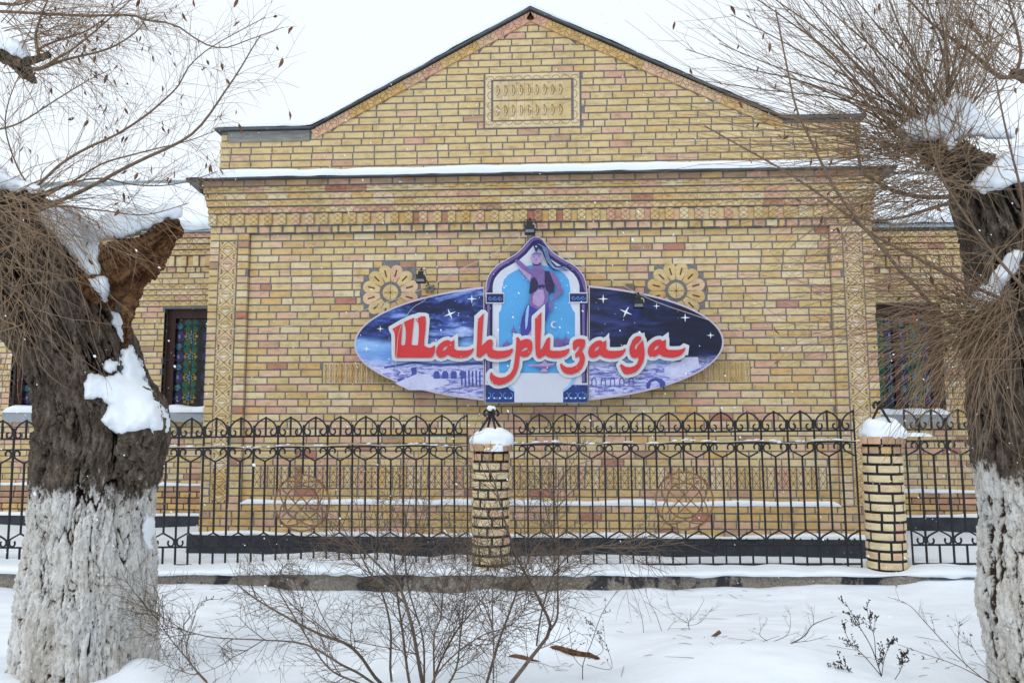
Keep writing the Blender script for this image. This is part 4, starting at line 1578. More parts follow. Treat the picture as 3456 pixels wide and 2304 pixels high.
for a, b in edge_pairs:
    for q in (a, b):
        if q not in back_of:
            x, y, z = bk.v[q]
            bk.v.append((x, YB0, z))
            back_of[q] = len(bk.v) - 1
    bk.face([a, b, back_of[b], back_of[a]])
plate = bk.build('letter_backing', M['white_plate'], sign)
for L, hs in letters:
    m = MB()
    yl = YB1 - 0.014
    cv = lambda Q: [(at(x / SC, y / SC, yl).x, at(x / SC, y / SC, yl).z) for x, y in Q]
    m.prism(cv(L), yl, YB1 - 0.0005, 0.0, 0, 0.5, [cv(h) for h in hs])
    m.build('letter', M['red_letter'], plate)

# ------------------------------------------------------------------ floodlights and cables


def floodlight(label, dx, dy, wall_pt, s=1.0):
    Y = -0.42
    c = at(dx, dy, Y)
    t = thing('floodlight', label, 'floodlight', c, 'floodlights round the sign')
    m = MB()
    a = 0.055 * s
    # flared housing
    pts = [(-a, -0.05 * s), (a, -0.05 * s), (a * 0.86, 0.04 * s), (-a * 0.86, 0.04 * s)]
    m.prism(pts, -0.05 * s, 0.05 * s, 0.006, back=True)
    m.build('housing', M['lamp_body'], t)
    m = MB()
    m.prism([(-a * 0.86, -0.043 * s), (a * 0.86, -0.043 * s), (a * 0.75, -0.012 * s), (-a * 0.75, -0.012 * s)], -0.0525 * s, -0.045 * s, 0.002)
    m.build('glass', M['lamp_glass'], t)
    m = MB()
    m.prism([(-0.035 * s, 0.042 * s), (0.03 * s, 0.042 * s), (0.027 * s, 0.09 * s), (-0.032 * s, 0.09 * s)], -0.03 * s, 0.035 * s, 0.004, back=True)
    m.build('ballast_box', M['lamp_body'], t)
    m = MB()
    m.tube([(-0.058 * s, 0, 0.03 * s), (-0.058 * s, 0.0, 0.105 * s), (0.055 * s, 0.0, 0.105 * s), (0.058 * s, 0.0, 0.0)], 0.005 * s)
    m.tube([(0, 0, 0.105 * s), (0.004, 0.01, 0.122 * s)], 0.012 * s, 6)
    m.build('yoke', M['lamp_body'], t)
    m = MB()
    wp = Vector(wall_pt) - c
    m.tube([(0.05 * s, 0.01, -0.01), (0.052 * s + wp.x * 0.15, wp.y * 0.3, wp.z * 0.3), tuple(wp)], 0.011, 6)
    m.box(wp.x - 0.05, wp.x + 0.05, wp.y - 0.012, wp.y + 0.012, wp.z - 0.045, wp.z + 0.045)
    m.build('bracket', M['bracket'], t)
    m = MB()
    m.tube([(0.03 * s, -0.02, 0.06 * s), (0.055 * s, -0.03, 0.045 * s), (0.06 * s, -0.02, 0.01)], 0.007, 5)
    m.build('white_wire', M['cord'], t)
    return c


YD = YP - 0.014
f1 = floodlight('floodlight on bracket beside the left brick rosette above the sign', 967, 640, at(987, 662, YD))
f2 = floodlight('floodlight hanging over the starry right end of the sign', 1466, 697, at(1447, 660, YD), 1.05)
f3 = floodlight('floodlight mounted above the pointed tip of the sign', 1217, 527, at(1220, 548, YD), 1.12)


def cable(label, pts, r=0.004, mat='cord', name='cable', sides=5):
    m = MB()
    m.tube(pts, r, sides)
    o = m.build(name, M[mat])
    tag(o, label, 'cable', 'thin cables on the facade')
    return o


def px_line(pts, Y0, Y1):
    n = len(pts)
    return [at(x, y, Y0 + (Y1 - Y0) * i / (n - 1)) for i, (x, y) in enumerate(pts)]


cable('pale stay cable sloping from the top floodlight left past the sign', smoothline(px_line([(1210, 534), (1150, 575), (1050, 622), (990, 655), (900, 690), (800, 722), (690, 745), (600, 753), (480, 757)], -0.4, -0.15), 40), 0.0042)
cable('pale stay cable sloping from the top floodlight right past the sign', smoothline(px_line([(1224, 534), (1300, 590), (1400, 640), (1500, 690), (1600, 725), (1700, 758), (1800, 778), (1900, 786), (2015, 784)], -0.4, -0.12), 40), 0.0042)
cable('loose pale wire dropping from the left floodlight behind the first letter', smoothline(px_line([(990, 665), (975, 690), (950, 705), (928, 735), (915, 770), (910, 830), (908, 850)], -0.3, -0.26), 24), 0.003)
cable('thin dark wire looping across the bottom of the sign', smoothline(px_line([(1010, 905), (1040, 893), (1080, 886), (1140, 884), (1200, 886), (1240, 897), (1270, 915), (1285, 927)], -0.185, -0.185), 30), 0.0025, 'branch')


# ================================================================== ground
YF = -1.45                                   # fence line
YFT = -1.74                                  # front of the footing
log_c = gnd(1300, 1490)
hump = [(gnd(1190, 1462), 0.5, 0.16), (gnd(1310, 1468), 0.42, 0.10), (gnd(1030, 1520), 0.6, 0.1), (gnd(1850, 1560), 1.1, 0.10), (gnd(1650, 1530), 0.9, 0.07), (gnd(330, 1560), 0.35, 0.12), (gnd(2300, 1330), 1.2, 0.10), (gnd(2100, 1400), 1.3, 0.03)]


def ground_z(X, Y):
    X, Y = np.asarray(X, float), np.asarray(Y, float)
    P = np.stack([X, Y, np.zeros_like(X)], -1)
    z = 0.06 * fbm(P * 0.6, 4, 5) + 0.022 * fbm(P * np.array([1.7, 2.4, 1]) + 7, 4, 9)
    z = z + 0.004 * fbm(P * np.array([3.0, 11.0, 1]), 3, 31)
    for c, r, h in hump:
        z = z + h * np.exp(-((X - c.x) ** 2 + ((Y - c.y) * 1.25) ** 2) / (2 * (r * 0.5) ** 2))
    # snow lies a little higher inside the fence and is banked against the footing on the right
    t = np.clip((Y + 1.66) / 0.35, 0, 1)
    z = z * (1 - 0.5 * t) + t * 0.10
    bank = np.clip((X - 2.2) / 1.6, 0, 1) * np.exp(-((Y - YFT) / 0.5) ** 2) * 0.10
    z = z + np.where(Y < YFT + 0.2, bank, bank * 0)
    # foot of the pavilion plinth
    return z


xs = np.concatenate([np.linspace(-70, -9, 24)[:-1], np.linspace(-9, -4.6, 60)[:-1], np.linspace(-4.6, 4.6, 330), np.linspace(4.6, 9, 60)[1:], np.linspace(9, 70, 24)[1:]])
ys = np.concatenate([np.linspace(-30, -7.0, 20)[:-1], np.linspace(-7.0, -1.3, 240), np.linspace(-1.3, 6, 60)[1:], np.linspace(6, 120, 20)[1:]])
X, Y = np.meshgrid(xs, ys)
Z = ground_z(X, Y)
V = np.stack([X, Y, Z], -1).reshape(-1, 3)
gm = npmesh('snow_ground', V, grid_faces(len(xs), len(ys)), M['snow'])
g = link('ground', gm)
g['kind'] = 'structure'
g['label'] = 'snow covered ground in front of the fence and along the building'


# ------------------------------------------------------------------ lying snow
def snow_bank(name, label, base, y_back, y_front, thick, seed, n=160, ns=12, wob=0.02, lip=0.012, parent=None, tmin=0.55):
    """snow lying along a polyline base [(x,z)], between two depths"""
    L = [0.0]
    for a, b in zip(base, base[1:]):
        L.append(L[-1] + math.hypot(b[0] - a[0], b[1] - a[1]))
    u = np.linspace(0, L[-1], n)
    bx = np.interp(u, L, [p[0] for p in base])
    bz = np.interp(u, L, [p[1] for p in base])
    nx = np.stack([u * 1.7, np.full(n, seed * 3.1), np.zeros(n)], -1)
    t = thick * (tmin + (1 - tmin) * np.clip(0.55 + 0.6 * fbm(nx, 4, seed), 0, 1.3))
    e = np.minimum(u, L[-1] - u)
    t = t * np.clip(e / max(0.02, thick), 0.05, 1) ** 0.5
    fr = y_front - wob * fbm(nx * 2.3 + 5, 4, seed + 3) - 0.0
    rows = []
    S_ = np.linspace(0, 1, ns)
    for s in S_:
        a = s * math.pi / 2
        yy = y_back + (fr - y_back) * min(1.0, (s * 1.15)) if s < 0.86 else fr - lip * math.sin((s - 0.86) / 0.14 * math.pi)
        pr = (1 - max(0, s - 0.25) ** 2 * 0.55) if s < 0.86 else (1 - 0.61 ** 2 * 0.55) * (1 - (s - 0.86) / 0.14)
        zz = bz + t * pr
        rows.append(np.stack([bx, np.broadcast_to(yy, (n,)), zz], -1))
    V = np.concatenate(rows)
    me = npmesh(name, V, grid_faces(n, ns), M['snow'])
    o = link(name, me)
    tag(o, label, 'snow', None, 'stuff')
    return o


lo_ = 0.035 + 0.016 * 4
snow_bank('ledge_snow', 'long snow strip on the ledge under the gable', [(-XW - lo_ - 0.2, 4.66), (XW + lo_ + 0.2, 4.66)], YA - 0.0, YW - lo_ - 0.09, 0.125, 3, 220, tmin=0.8)
snow_bank('base_ledge_snow', 'snow strip on the low brick ledge below the carved band', [(-PX + 0.0, Z_BASE - 0.004), (PX, Z_BASE - 0.004)], YP + 0.0, YW - 0.012, 0.07, 4, 200)
snow_bank('plinth_snow', 'thin snow on top of the black plinth of the pavilion', [(-XW - 0.1, Z_PL - 0.006), (XW + 0.1, Z_PL - 0.006)], YW, YW - 0.095, 0.055, 8, 200, tmin=0.3)
snow_bank('gable_snow', 'snow lying along the gable roof edge', [(-XA - 0.05, SH + 0.045), (gl(SH) + 0.02, SH + 0.045), (AX - 0.5, ZAP + 0.045 - 0.5 * slopeL), (AX, ZAP + 0.04), (AX + 0.5, ZAP + 0.05 - 0.5 * slopeR), (gr(SH) - 0.02, SH + 0.05), (XA + 0.05, SH + 0.045)], 1.6, YA - 0.045, 0.07, 12, 260, tmin=0.25)
for sg, Wd, nm in ((-1, WL, 'left'), (1, WR, 'right')):
    zt, zp, zs1, xa, xb = Wd[4], Wd[5], Wd[6], Wd[7], Wd[8]
    snow_bank('wing_ledge_snow', 'snow on the ledge of the ' + nm + ' wing wall above its plinth', [(xa, zs1 - 0.02), (xb, zs1 - 0.02)], YWING, YWING - 0.06, 0.06, 30 + sg)
    snow_bank('wing_plinth_snow', 'snow along the plinth top of the ' + nm + ' wing', [(xa, zp - 0.006), (xb, zp - 0.006)], YWING, YWING - 0.085, 0.06, 40 + sg)
    # roof snow: a thick sheet that leaves the top of the corrugated roof bare
    n, ns = 140, 26
    u = np.linspace(xa, xb, n)
    rows = []
    for s in np.linspace(0, 1, ns):
        P = np.stack([u * 0.8, np.full(n, s * 3 + 9 * sg), np.zeros(n)], -1)
        if s < 0.12:
            yy = YWING - 0.14 - 0.05 * np.sin(s / 0.12 * math.pi) + 0.02 * fbm(P * 4, 3, 3)
            zz = zt + 0.02 + 0.17 * (s / 0.12) + 0.03 * fbm(P * 3, 3, 4)
        else:
            q = (s - 0.12) / 0.88
            top = 0.80 + 0.05 * fbm(np.stack([u * 0.5, np.zeros(n), np.zeros(n)], -1), 3, 8)
            yy = YWING - 0.14 + 4.5 * q * top
            zz = zt + 0.19 - 0.15 * q ** 6 + 2.25 * q * top + 0.03 * fbm(P * 2, 3, 6)
        rows.append(np.stack([u, np.broadcast_to(yy, (n,)), np.broadcast_to(zz, (n,))], -1))
    o = link('roof_snow', npmesh('roof_snow', np.concatenate(rows), grid_faces(n, ns), M['snow']))
    tag(o, 'thick snow sheet on the roof of the ' + nm + ' wing', 'snow', None, 'stuff')
# snow on window sills
for (x0, x1), z, lab in ((WL[1][0], WL[2], 'snow on the sill of the stained glass window beside the pavilion, left'), (WL[1][1], WL[2], 'snow on the sill of the far left window behind the tree'), (WR[1][0], WR[2], 'snow on the sill of the stained glass window behind the right tree')):
    snow_bank('sill_snow', lab, [(x0 - 0.03, z - 0.014), (x1 + 0.03, z - 0.014)], YWING + 0.1, YWING - 0.1, 0.14, int(x0 * 10) % 50 + 3, 60)


def snow_lump(name, label, c, r, seed, amp=0.25, nu=40, nv=24, flat=0.35, group=None):
    """rounded clump of snow resting at c (bottom centre) with radii r"""
    th = np.linspace(0, 2 * math.pi, nu, endpoint=False)
    ph = np.linspace(-math.pi / 2, math.pi / 2, nv)
    T, Pp = np.meshgrid(th, ph)
    x, y, z = np.cos(T) * np.cos(Pp), np.sin(T) * np.cos(Pp), np.sin(Pp)
    x = np.sign(x) * np.abs(x) ** 0.85
    y = np.sign(y) * np.abs(y) ** 0.85
    d = 1 + amp * fbm(np.stack([x, y, z], -1) * 1.2 + seed * 5.3, 3, seed, 0.35)
    z2 = np.maximum(z * d, -flat)
    V = np.stack([c[0] + r[0] * x * d, c[1] + r[1] * y * d, c[2] + r[2] * (z2 + flat)], -1).reshape(-1, 3)
    o = link(name, npmesh(name, V, grid_faces(nu, nv, True), M['snow']))
    tag(o, label, 'snow', group, 'stuff')
    return o


# ================================================================== fence
PDX = [248, 1128, 2030]
pil_x = [at(d, 1150, YF).x for d in PDX]
pil_x = [pil_x[1] - (pil_x[2] - pil_x[1])] + pil_x[1:]
pil_x.append(pil_x[2] + (pil_x[2] - pil_x[1]))
SLP = 0.0105


def base_z(x):
    return (x - pil_x[1]) * SLP + 0.02


# footing: low concrete kerb, black paint flaking
ft = MB()
xr = pil_x[2] + 0.28
n = 60
for i in range(n + 1):
    x = -12 + (xr + 12) * i / n
    zt = 0.135 + 0.55 * base_z(x) + 0.006 * math.sin(i * 1.7)
    ft.v += [(x, YFT + 0.006 * math.sin(i * 2.3), -0.3), (x, YFT + 0.006 * math.sin(i * 2.3), zt - 0.012), (x, YFT + 0.014, zt), (x, YFT + 0.55, zt), (x, YFT + 0.55, -0.3)]
for i in range(n):
    for j in range(4):
        a = 5 * i + j
        ft.face([a, a + 5, a + 6, a + 1])
ft.face([5 * n + j for j in range(5)])
ft.face([j for j in range(5)][::-1])
fo = ft.build('fence_footing', M['footing'])
tag(fo, 'low concrete footing with flaking black paint under the iron fence', 'footing')
# snow on it
n, ns = 420, 14
u = np.linspace(-11, xr + 0.6, n)
rows = []
bz = (0.135 + 0.55 * ((u - pil_x[1]) * SLP + 0.02))
e_ = np.clip((xr + 0.6 - u) / 0.6, 0, 1)
cuts = np.ones(n)
for pxx in pil_x:
    cuts = cuts - 0.65 * np.exp(-((u - pxx) / 0.2) ** 2)
for s in np.linspace(0, 1, ns):
    P = np.stack([u * 1.4, np.full(n, s * 1.5), np.zeros(n)], -1)
    t = (0.075 + 0.03 * fbm(np.stack([u * 0.9, np.zeros(n), np.zeros(n)], -1), 4, 2)) * (0.5 + 0.5 * e_)
    fr = YFT - 0.01 + 0.028 * fbm(P * 2.2, 4, 11) - 0.02
    fr = fr + np.where(cuts < 0.7, (0.7 - cuts) * 0.10, 0)
    if s < 0.8:
        q = s / 0.8
        yy = -1.05 + (fr + 1.05) * q
        zz = np.maximum(bz + t * (1 - 0.35 * q ** 3) * np.where(q > 0.3, cuts, 1), bz + 0.008) + 0.008 * fbm(P * 3, 3, 7)
    else:
        q = (s - 0.8) / 0.2
        yy = fr - 0.02 * np.sin(q * math.pi)
        zz = np.maximum(bz + t * 0.65 * cuts, bz + 0.008) * (1 - q) + (bz - 0.004 - 0.02 * np.clip(fbm(P * 3 + 3, 3, 19), 0, 1)) * q
    rows.append(np.stack([u, np.broadcast_to(yy, (n,)), zz], -1))
o = link('footing_snow', npmesh('footing_snow', np.concatenate(rows), grid_faces(n, ns), M['snow']))
tag(o, 'snow blanket lying on the fence footing with uneven front edge', 'snow', None, 'stuff')

# ---- panel pieces (shared meshes)
P_ = 0.272
ZR0, ZR1, ZR2, ZR3 = 0.175, 0.357, 1.371, 1.484        # bottom, lower, second, upper rail


def tube_mesh(name, pts, r, mats=None, sides=4):
    m = MB()
    m.tube(pts, r, sides)
    return m.mesh(name, mats or M['iron'])


def bar(name, z0, z1, r=0.0085):
    return tube_mesh(name, [(0, 0, z0), (0, 0, z1)], r * 1.42)


arch_pts = [(.056, .067), (.073, .064), (.081, .045), (.076, .024), (.057, .012), (.034, .017), (.019, .036), (.014, .06), (.016, .088), (.028, .113), (.05, .142), (.082, .168), (P_ / 2, .193)]
v_pts = [(.074, -.066), (.082, -.044), (.073, -.02), (.05, -.012), (.028, -.02), (.015, -.045), (.018, -.07), (.035, -.09), (.065, -.107), (P_ / 2, -.143)]
ME = {}
for sg, s in ((1, 'r'), (-1, 'l')):
    ME['arch' + s] = tube_mesh('arch', [(sg * x, -0.004, ZR3 + z) for x, z in smoothline([(a, b, 0) for a, b in arch_pts], 22) for x, z in [(x, z)]] if False else [(sg * v.x, -0.004, ZR3 + v.y) for v in smoothline([(a, b, 0) for a, b in arch_pts], 22)], 0.0105)
    ME['scroll' + s] = tube_mesh('scroll', [(sg * v.x, -0.004, ZR2 + v.y) for v in smoothline([(a, b, 0) for a, b in v_pts], 18)], 0.0105)
    ME['foot' + s] = tube_mesh('scroll', [(sg * v.x, -0.004, ZR1 - v.y) for v in smoothline([(a, b, 0) for a, b in v_pts], 18)], 0.0105)
ME['upright'] = bar('upright', ZR0 - 0.06, ZR3 + 0.115)
m = MB()
m.tube([(0, 0, ZR3), (0, 0, ZR3 + 0.205)], 0.0118)
m.tube([(0, 0, ZR1 + 0.143), (0, 0, ZR2 - 0.143)], 0.0118)
m.tube([(0, 0, ZR0 - 0.06), (0, 0, ZR1)], 0.0118)
ME['picket'] = m.mesh('picket', M['iron'])
m = MB()
m.tube([(0, 0, ZR0 - 0.06), (0, 0, ZR3 + 0.205)], 0.0105)
ME['end_bar'] = m.mesh('end_bar', M['iron'])
m = MB()
m.box(-0.022, 0.022, -0.012, 0.010, -0.018, 0.018)
ME['clamp'] = m.mesh('clamp', M['iron'])
RM, ZM = 0.285, 0.80                      # medallion radius and height


def cut_bar(name, kind, dx):
    """bar that stops at the medallion ring"""
    h = math.sqrt(max(0.0, RM * RM - dx * dx))
    m = MB()
    if kind == 'picket':
        m.tube([(0, 0, ZR3), (0, 0, ZR3 + 0.205)], 0.0118)
        m.tube([(0, 0, ZR0 - 0.06), (0, 0, ZR1)], 0.0118)
        lo, hi = ZR1 + 0.143, ZR2 - 0.143
    else:
        lo, hi = ZR0 - 0.06, ZR3 + 0.115
    if ZM - h > lo:
        m.tube([(0, 0, lo), (0, 0, ZM - h)], 0.0118)
    m.tube([(0, 0, ZM + h), (0, 0, hi)], 0.0118)
    return m.mesh(name, M['iron'])


def medallion():
    m = MB()
    ring = lambda r, t: m.tube([(r * math.cos(2 * math.pi * i / 48), 0.0, r * math.sin(2 * math.pi * i / 48)) for i in range(49)], t, 4)
    ring(RM, 0.012)
    ring(0.175, 0.0105)
    for o in (-0.03, 0.03):
        for s in (-1, 1):
            h = 0.17
            m.tube([(-h + s * o, -0.022, s * (-h) - o * 1), (h + s * o, -0.022, s * h - o * 1)], 0.0085)
    for q in range(4):
        a = math.pi / 4 + math.pi * q / 2
        m.tube([(0.17 * math.cos(a + t * 0.9) * (1 + 0.75 * (1 - abs(t))), -0.018, 0.17 * math.sin(a + t * 0.9) * (1 + 0.75 * (1 - abs(t)))) for t in [i / 8 - 1 for i in range(17)]], 0.009)
    return m.mesh('medallion', M['rust'])


me_med = medallion()


def panel(label, x0, x1, nper):
    t = thing('iron_fence', label, 'fence', (x0, YF, base_z(x0)), 'wrought iron fence panels')
    t.rotation_euler = (0, -SLP, 0)
    wd = x1 - x0
    p = wd / nper
    k = p / P_
    for z, r in ((ZR0, 0.013), (ZR1, 0.0125), (ZR2, 0.0125), (ZR3, 0.013)):
        link('rail', tube_mesh('rail', [(0, 0.004, z), (wd, 0.004, z)], r), t)
    for i in range(nper + 1):
        dx = i * p - wd / 2
        mp = cut_bar('picket', 'picket', dx) if abs(dx) < RM else ME['picket']
        link('end_bar' if i in (0, nper) else 'picket', ME['end_bar'] if i in (0, nper) else mp, t, (i * p, 0, 0))
    for i in range(nper):
        x = (i + 0.5) * p
        dx = x - wd / 2
        link('upright', cut_bar('upright', 'upright', dx) if abs(dx) < RM else ME['upright'], t, (x + RNG.uniform(-0.003, 0.003), 0, 0), (0, RNG.gauss(0, 0.0025), 0))
        for zc in (ZR3 + 0.055, ZR2 - 0.047, ZR1 + 0.047):
            link('clamp', ME['clamp'], t, (x, 0, zc))
        for s in 'rl':
            for nm, mm in (('arch', 'arch'), ('scroll', 'scroll'), ('scroll', 'foot')):
                o = link(nm, ME[mm + s], t, (x, 0, RNG.uniform(-0.002, 0.002)))
                o.scale.x = k
    link('medallion', me_med, t, (wd / 2, 0.0, ZM))
    return t


HP = 0.24
labs = ['black iron fence panel running out of view left of the whitewashed tree', 'black iron fence panel between the left tree and the snow capped middle pillar', 'black iron fence panel between the two snow capped brick pillars', 'black iron fence panel right of the right-hand brick pillar behind the tree trunk']
spans = [(pil_x[0] - (pil_x[2] - pil_x[1]) + HP, pil_x[0] - HP), (pil_x[0] + HP, at(1076, 1100, YF).x), (at(1184, 1100, YF).x, at(1971, 1100, YF).x), (at(2088, 1100, YF).x, pil_x[3] - HP)]
for lab, (a, b) in zip(labs, spans):
    panel(lab, a, b, 13)

# ---- brick pillars, round shafts
PR = 0.192
PC = 0.0925


def arc_brick(r0, r1, a, h, ch=0.005, n=6):
    m = MB()
    rows = []
    for r, z0, z1 in ((r0, 0, h), (r1 - ch, 0, h), (r1, ch, h - ch)):
        pass
    prof = [(r0, 0.0), (r1 - ch, 0.0), (r1, ch), (r1, h - ch), (r1 - ch, h), (r0, h)]
    for i in range(n + 1):
        t = -a / 2 + a * i / n
        rc = 0.97 if i in (0, n) else 1.0
        m.v += [(r * rc * math.sin(t), -r * rc * math.cos(t), z) for r, z in prof]
    k = len(prof)
    for i in range(n):
        for j in range(k - 1):
            b = i * k + j
            m.face([b, b + k, b + k + 1, b + 1])
    m.face([j for j in range(k)][::-1])
    m.face([n * k + j for j in range(k)])
    return m.mesh('brick', M['brick'])


full = 2 * math.pi / 5
me_pb = arc_brick(PR - 0.05, PR, full - 0.135, PC - 0.026, 0.007)
me_ph = arc_brick(PR - 0.05, PR, full * 0.5 - 0.13, PC - 0.026, 0.007)
me_cap = arc_brick(PR - 0.03, PR + 0.028, full * 0.5 - 0.06, PC - 0.018)
plabs = ['round brick pillar hidden behind the left tree trunk', 'round brick fence pillar with black joints in the middle of the fence', 'round brick fence pillar with black joints between fence and right tree']
for pi in range(3):
    x = pil_x[pi]
    zb = 0.10 + base_z(x) + (0.0 if pi < 2 else -0.06)
    ztop = 1.46 + base_z(x) * 0.9
    t = thing('brick_pillar', plabs[pi], 'pillar', (x, YF - 0.01, zb), 'round brick fence pillars')
    rr = random.Random(50 + pi)
    nc = int((ztop - zb) / PC)
    m = MB()
    m.tube([(0, 0, -0.3), (0, 0, ztop - zb - 0.012)], PR - 0.011, 32)
    m.build('core', M['black_mortar'], t, True)
    for c in range(nc):
        z = c * PC + 0.01
        a0 = rr.uniform(-0.15, 0.15) + (0.5 * full if c % 2 else 0)
        cap = c >= nc - 2
        if cap:
            for q in range(10):
                o = link('brick', me_cap if c == nc - 1 else me_ph, t, (0, 0, z), (0, 0, a0 + q * full / 2), rr.choice([0.5, 0.88, 0.9, 0.75]))
        else:
            q = 0.0
            while q < 4.99:
                half = rr.random() < 0.12 or q > 4.4
                L = 0.5 if half else 1.0
                tt = rr.choice([0.58, 0.6, 0.6, 0.61, 0.62, 0.59, 0.64, 0.6, 0.66, 0.72])
                link('brick', me_ph if half else me_pb, t, (0, 0, z), (0, 0, a0 + (q + L / 2) * full), tt)
                q += L
    zt2 = nc * PC
    # wrought finial: four arms drawn together, tips curled out
    fi = MB()
    fz = zt2 + 0.01
    for q in range(4):
        a = math.pi / 2 * q + 0.45
        ca, sa = math.cos(a), math.sin(a)
        arm = [(0.11, 0.0), (0.135, 0.05), (0.13, 0.1), (0.085, 0.17), (0.04, 0.235), (0.016, 0.275), (0.02, 0.305), (0.045, 0.325), (0.075, 0.31), (0.08, 0.28), (0.062, 0.265)]
        if q == 3 and pi == 1:
            arm = arm[2:]
        fi.tube([(v.x * ca, v.x * sa, fz + v.y) for v in smoothline([(a_, b_, 0) for a_, b_ in arm], 26)], 0.0125, 5)
    fi.tube([(0, 0, fz + 0.25), (0, 0, fz + 0.29)], 0.028, 8)
    fi.tube([(0, 0, fz + 0.29), (0, 0, fz + 0.34)], 0.012, 6)
    fi.build('finial', M['iron'], t)
    if pi > 0:
        nm = 'middle' if pi == 1 else 'right-hand'
        snow_lump('pillar_snow', 'lumpy snow cap on the ' + nm + ' fence pillar', (x + 0.01, YF - 0.01, zb + zt2 - 0.03), (0.215, 0.205, 0.15), 4 + pi, 0.2, 64, 36, 0.3)
        if pi == 1:
            snow_lump('finial_snow', 'small snow ball on the finial of the middle pillar', (x, YF - 0.01, zb + fz + 0.315), (0.045, 0.045, 0.045), 9, 0.2, 20, 12)
            snow_lump('pillar_snow_spill', 'snow tongue spilling over the front of the middle pillar', (x + 0.045, YF - 0.19, zb + zt2 - 0.085), (0.095, 0.05, 0.06), 14, 0.25, 36, 20)
        else:
            snow_lump('rail_snow', 'flat snow slab on the fence rail beside the right-hand pillar', (x + 0.34, YF, zb + zt2 - 0.01), (0.16, 0.05, 0.03), 15, 0.25, 36, 20)
# frosted cord strung along the fence
pts = []
for i in range(130):
    x = spans[1][0] + (spans[2][1] - spans[1][0] + 0.4) * i / 129
    if abs(x - pil_x[1]) < 0.22:
        continue
    pts.append((x, YF - 0.025 - 0.005 * math.sin(i), ZR2 + base_z(x) + 0.012 + 0.01 * math.sin(i * 0.55) + 0.008 * math.sin(i * 0.21)))
k1 = next(i for i, p in enumerate(pts) if p[0] > pil_x[1])
cable('frosted cord strung along the fence left of the middle pillar', pts[:k1], 0.0042)
cable('frosted cord strung along the fence right of the middle pillar', pts[k1:], 0.0042)
sb = MB()
rr = random.Random(5)
for p in pts:
    for _ in range(2):
        if rr.random() < 0.28:
            q = Vector(p) + Vector((rr.uniform(-0.03, 0.03), rr.uniform(-0.01, 0.01), rr.uniform(0.0, 0.012)))
            L = rr.uniform(0.01, 0.045)
            sb.tube([q - Vector((L, 0, 0)), q + Vector((0, 0, 0.003)), q + Vector((L, 0, 0.004))], [0.003, rr.uniform(0.005, 0.011), 0.003], 5)
o = sb.build('cord_snow', M['snow'])
tag(o, 'bits of snow clinging to the cord along the fence', 'snow', None, 'stuff')


